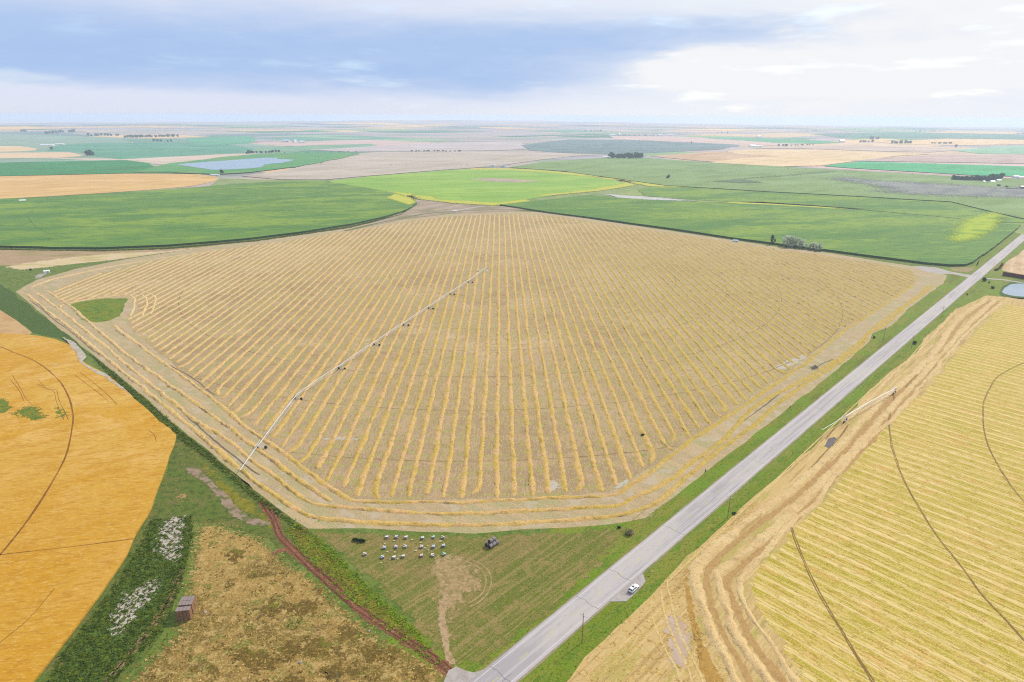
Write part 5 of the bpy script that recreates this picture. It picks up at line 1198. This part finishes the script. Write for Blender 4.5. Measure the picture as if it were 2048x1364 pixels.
grove(1612, 1634, 262.5, 262.5, 5, 1.7, 'hazy tree in the faint clump near the horizon', 'trees of the faint horizon clump', dep=.2, zs=.7)
grove(1830, 1890, 263.5, 263.5, 12, 1.7, 'hazy tree in the long faint row under the right horizon', 'trees of the long faint row', dep=.3, zs=.6)
grove(2034, 2052, 268.5, 268.5, 4, 1.8, 'hazy tree at the far right edge of the horizon plain', 'trees at the far right edge', dep=.2, zs=.7)
grove(1688, 1714, 342, 343, 5, .32, 'low dark bush in the dotted line beyond the marsh', 'bushes of the dotted line beyond the marsh', dep=.5, zs=.6)
grove(1728, 1830, 345, 349, 13, .32, 'low dark bush farther right in the dotted line beyond the marsh', 'bushes of the right part of the dotted line', dep=.5, zs=.6)
grove(1560, 1660, 339, 339, 7, .35, 'small dark shrub in the pasture left of the dotted line', 'shrubs left of the dotted line', dep=2, zs=.6)
grove(1992, 2046, 374, 379, 5, .6, 'low bush in the yard of the right-hand farm', 'yard bushes of the right-hand farm', dep=2, zs=.7)
grove(2012, 2044, 379.5, 380, 10, .5, 'bush in the low hedge before the right-hand farm', 'hedge of the right-hand farm', dep=.4, zs=.6)

# ------------------------------------------------------------------ farm buildings
def barn(x, y, L_, W_, h, rz, lab, wc=(.78, .78, .76), rc=(.72, .72, .72), group=None):
    t = thing('farm_building', lab, 'farm building', G(x, y), rz, group); x2, y2 = L_ / 2, W_ / 2
    MB().box((0, 0, h / 2), (L_, W_, h)).build('wall', plain('wall_%.2f_%.2f' % wc[:2], wc, .7), t)
    V = [(-x2 - .4, -y2 - .4, h), (x2 + .4, -y2 - .4, h), (x2 + .4, y2 + .4, h), (-x2 - .4, y2 + .4, h), (-x2 - .4, 0, h + W_ * .25), (x2 + .4, 0, h + W_ * .25)]
    mesh_obj('roof', V, [(0, 1, 5, 4), (2, 3, 4, 5), (1, 2, 5), (3, 0, 4), (3, 2, 1, 0)], plain('roof_%.2f_%.2f' % rc[:2], rc, .5), t)
    MB().box((L_ * .2, -y2 - .05, h * .4), (L_ * .18, .12, h * .8)).build('door', plain('barn_door', (.3, .3, .32), .6), t)
    return t
def silo(x, y, r, h, lab, grp):
    t = thing('silo', lab, 'silo', G(x, y), 0, grp)
    MB().tube((0, 0, 0), (0, 0, h), r, 20).build('tank', M_white_p, t)
    MB().tube((0, 0, h), (0, 0, h + r * .5), r * 1.02, 20, .3).build('roof', M_white_p, t)
silo(983, 334.5, 4, 8.5, 'left of the two white tanks at the far edge of the light green crop', 'pair of white tanks'); silo(988, 334.5, 4, 8.5, 'right of the two white tanks at the far edge of the light green crop', 'pair of white tanks')
barn(1005, 334.5, 12, 7, 3.5, R(8), 'small blue shed right of the two white tanks', (.3, .42, .6), (.3, .42, .62))
barn(1212, 316, 28, 10, 4, R(5), 'long white shed at the left end of the dense dark grove')
barn(1224, 271.5, 50, 20, 8, R(5), 'white farm building at the left of the far farm row'); barn(1238, 270, 30, 18, 10, R(60), 'taller white building beside the first one of the far farm row'); barn(1320, 271, 40, 16, 7, R(10), 'white shed right of the far yard trees'); barn(1340, 271.5, 46, 16, 6, R(4), 'low white shed at the right end of the far farm row')
barn(1504, 293.5, 34, 14, 7, R(20), 'white farm building right of the grey field, left one'); barn(1516, 294, 44, 12, 5, R(8), 'long pale shed right of the grey field'); barn(1683, 283.5, 40, 20, 9, R(20), 'white shed left of the far tree clump')
barn(1517, 275, 28, 20, 10, R(30), 'bright white small building in the far green field'); barn(95, 291.5, 60, 14, 4, R(8), 'long white shed above the teal field on the left'); barn(120, 289.5, 40, 12, 4, R(8), 'second white shed to the right of the long one on the left')
barn(46, 404.5 - .5, 9, 6, 3, R(20), 'small pale shed at the left edge behind the green circle'); barn(1996, 363, 14, 8, 3.5, R(20), 'white-roofed building right of the windbreak'); barn(1984, 365, 12, 7, 3, R(10), 'low white shed under the right half of the windbreak')
barn(1966, 365.5, 9, 7, 3.5, R(30), 'small house in the gap of the windbreak'); barn(2030, 356, 16, 9, 5, R(15), 'pale farm house at the right edge beyond the windbreak', (.6, .68, .72), (.62, .68, .74)); barn(2042, 357, 18, 9, 4, R(5), 'bluish long shed at the right edge', (.6, .68, .76), (.6, .66, .76))
barn(2044, 376, 12, 8, 3, R(10), 'shed with a pink roof at the right edge', (.6, .5, .5), (.75, .45, .48)); barn(604, 286, 30, 16, 8, R(40), 'grey far building of the hamlet above the lake', (.6, .64, .7), (.6, .64, .72)); barn(572, 284.5, 40, 20, 10, R(10), 'left grey far building of the hamlet above the lake', (.6, .64, .7), (.5, .56, .66)); barn(590, 285, 24, 14, 12, R(70), 'tall far building in the middle of the hamlet above the lake', (.7, .74, .78), (.6, .64, .72))
barn(94, 545.5, 4.5, 3, 2, R(30), 'small white hut by the gravel patch at the left corner of the big field'); barn(430, 351, 22, 5, 2, R(4), 'long low white shed at the near shore of the lake')
barn(1471, 483.5, 5.5, 2.6, 2.0, R(-20), 'small pale blue shelter on the edge between the big field and the right green crop', (.5, .6, .75), (.6, .7, .85))
barn(910, 423.5, 6, 3, 2, R(8), 'tiny white hut on the track at the top of the big field')
barn(1902, 289, .1, .1, .1, 0, 'x') if False else None

# ------------------------------------------------------------------ tufts, weeds and clods (nobody could count them)
def tufts(name, poly, n_, s, m, z, lab, hfac=1.0, mask=None, spread=1.0):
    P = sample_poly(poly, n_)
    if mask is not None: P = P[mask(P)]
    n_ = len(P); V = []; k = 3
    allv = []; 
    for b_ in range(k):
        a_ = RNG.uniform(0, 6.28, n_); sz = s * RNG.uniform(.5, 1.5, n_); lean = RNG.normal(0, .8, (n_, 2)) * sz[:, None]
        d = np.stack([np.cos(a_), np.sin(a_)], 1) * (sz * .5 * spread)[:, None]; c_ = P + RNG.normal(0, s * .35, (n_, 2))
        allv += [np.c_[c_ - d, np.full(n_, z)], np.c_[c_ + d, np.full(n_, z)], np.c_[c_ + lean + d * .3, z + sz * hfac * .6], np.c_[c_ + lean - d * .6, z + sz * hfac * .5]]
    V = np.concatenate(allv); i = np.arange(n_)
    Fc = np.concatenate([np.stack([i + 4 * b_ * n_, i + (4 * b_ + 1) * n_, i + (4 * b_ + 2) * n_, i + (4 * b_ + 3) * n_], 1) for b_ in range(k)])
    o_ = mesh_obj(name, V, Fc, m); tag(o_, lab, 'plants', kind='stuff'); return o_
def clumpy(sc_, thr, seed):
    r = np.random.default_rng(seed); ph = r.uniform(0, 6.28, (6, 3)); an = r.uniform(0, 3.14, 6); fr = r.uniform(.6, 1.8, 6) / sc_
    def f(P):
        v = sum(np.sin((P[:, 0] * math.cos(an[i]) + P[:, 1] * math.sin(an[i])) * fr[i] * 6.28 + ph[i, 0]) for i in range(6)) / 6
        return v + RNG.normal(0, .15, len(P)) > thr
    return f
CHW = [GP(CH1), GP(CH2)]
def notchalk(P):
    k = clumpy(2.2, .02, 3)(P); inn = inside(P, CHW[0]) | inside(P, CHW[1]); return ((~inn) & clumpy(5, -.25, 8)(P)) | k
G1 = leafmat('weed_leaf', (108, 122, 52), (72, 92, 38)); G2 = leafmat('grass_blade', (150, 166, 66), (112, 136, 46)); G3 = leafmat('dry_blade', (236, 204, 136), (190, 156, 92)); G4 = leafmat('brown_tuft', (142, 120, 64), (112, 96, 46)); G5 = leafmat('lush_blade', (140, 168, 56), (108, 140, 40))
tufts('weeds', WEEDW, 6500, .5, G1, .07, 'knee-high dark green weeds round the chalky patches', .8, notchalk)
tufts('dry_grass', PASTW, 3500, .28, G3, .07, 'tufts of dry yellow grass on the near pasture', .7, clumpy(9, -.12, 5))
tufts('brown_grass', PASTW, 3000, .38, G4, .07, 'brown and olive tussocks on the near pasture', .8, clumpy(14, .12, 9))
tufts('ditch_grass', DW, 700, .45, G2, .07, 'tall rough grass in the ditch beside the farm track', .9)
tufts('lush_grass', GP([(616, 1064), (650, 1088), (700, 1140), (745, 1180), (800, 1228), (840, 1268), (846, 1288), (800, 1250), (740, 1196), (690, 1146), (640, 1098)]), 400, .35, G5, .07, 'lush green grass strip on the ditch bank', .9)
VL = np.array([road(-60, 6), road(300, 6), road(300, 13), road(-60, 24)]); VR = np.array([road(-60, -6), road(400, -6), road(400, -19), road(-60, -24)])
def offroad(P):
    return ~(inside(P, GP(RF)) | inside(P, GP(FIELD)) | inside(P, GP([(1196, 1206), (1252, 1202), (1291, 1163), (1285, 1144), (1300, 1122), (1220, 1165)])) | inside(P, GP([(896, 1341), (912, 1330), (978, 1330), (1030, 1364), (860, 1440)])))
tufts('verge_grass', VL, 1200, .25, G2, .03, 'grass of the left verge', .6, offroad)
tufts('verge_grass', VR, 2500, .28, leafmat('verge_blade', (132, 162, 56), (96, 128, 40)), .03, 'grass of the right verge', .6, offroad)
tufts('fence_row_grass', GP([(180, 708), (240, 755), (300, 806), (372, 870), (421, 908), (470, 952), (518, 992), (587, 1045), (612, 1062), (590, 1058), (510, 1000), (420, 922), (360, 880), (300, 830), (230, 765)]), 2200, .5, G1, .05, 'dark green weeds in the fence row on the left edge of the big field', .9)
tufts('fallen_straw', GP(RF)[:-4] if False else GP([(1500, 1002), (1448, 1050), (1377, 1114), (1319, 1175), (1212, 1278), (1137, 1357), (1200, 1500), (1500, 1450), (1480, 1364), (1430, 1284), (1395, 1195), (1390, 1146), (1449, 1080), (1520, 1010)]), 4500, .25, G3, .065, 'loose straw on the near corner of the right-hand field', .35, clumpy(6, -.1, 2), 1.6)
tufts('hedge_grass', GP([(0, 497), (100, 500), (205, 500.5), (342, 495), (513, 480), (700, 453), (800, 429), (834, 407), (800, 431), (700, 456), (513, 483), (342, 498), (205, 503), (0, 500)]), 4000, .9, G1, .03, 'rough grass at the foot of the left green circle', .8)
# pale clods and molehills
for x, y, s in ((738, 1262, .5), (601, 1325, .8), (690, 1262, .35), (620, 1230, .3), (760, 1300, .3), (410, 1225, .8), (1345, 1300, .4)):
    mm = MB(); q = G(x, y)
    for i in range(5):
        a_ = i * 1.26; mm.tube((math.cos(a_) * s * .4, math.sin(a_) * s * .4, 0), (math.cos(a_) * s * .2, math.sin(a_) * s * .2, s * .5), s * .45, 7, s * .15)
    o_ = mm.build('stone', M_chalk); o_.location = (q.x, q.y, .06); tag(o_, 'pale stone lying in the near %s' % ('stubble' if x > 1300 else 'pasture'), 'stone', 'pale stones in the near %s' % ('stubble' if x > 1300 else 'pasture'))
for x, y in [(443, 240), (560, 205), (795, 188), (905, 222), (1030, 185), (480, 340), (570, 345), (840, 330), (1000, 268), (1000, 325), (965, 295), (630, 400), (510, 438), (610, 432), (395, 490), (1250, 425), (1160, 205)]:
    q = G(700 + x / 6.4, 1050 + y / 6.4 + 1); mm = MB()
    for i in range(3): mm.box((random.uniform(-.25, .25), random.uniform(-.25, .25), .1 + .06 * i), (random.uniform(.35, .6), random.uniform(.3, .5), .1), random.uniform(0, 3))
    o_ = mm.build('hive_board', plain('board', (.42, .44, .24), .8)); o_.location = (q.x, q.y, .06)
    tag(o_, 'small pale yellowish board lying in the grass between the beehives', 'board', 'pale boards lying between the beehives')
# ------------------------------------------------------------------ haze
hb = MB().box((0, 3000, 77.5), (33000, 36000, 157)).build('haze', None); hb.hide_render = False
mh = bpy.data.materials.new('haze'); mh.use_nodes = True; nt = mh.node_tree; nt.nodes.clear()
oo = nt.nodes.new('ShaderNodeOutputMaterial'); pv = nt.nodes.new('ShaderNodeVolumePrincipled')
pv.inputs['Color'].default_value = (.66, .78, 1.0, 1); pv.inputs['Density'].default_value = HAZE_D; pv.inputs['Anisotropy'].default_value = .2
nt.links.new(pv.outputs[0], oo.inputs['Volume']); hb.data.materials.append(mh)
tag(hb, kind='stuff'); hb['label'] = 'thin pale blue haze over the far plain'
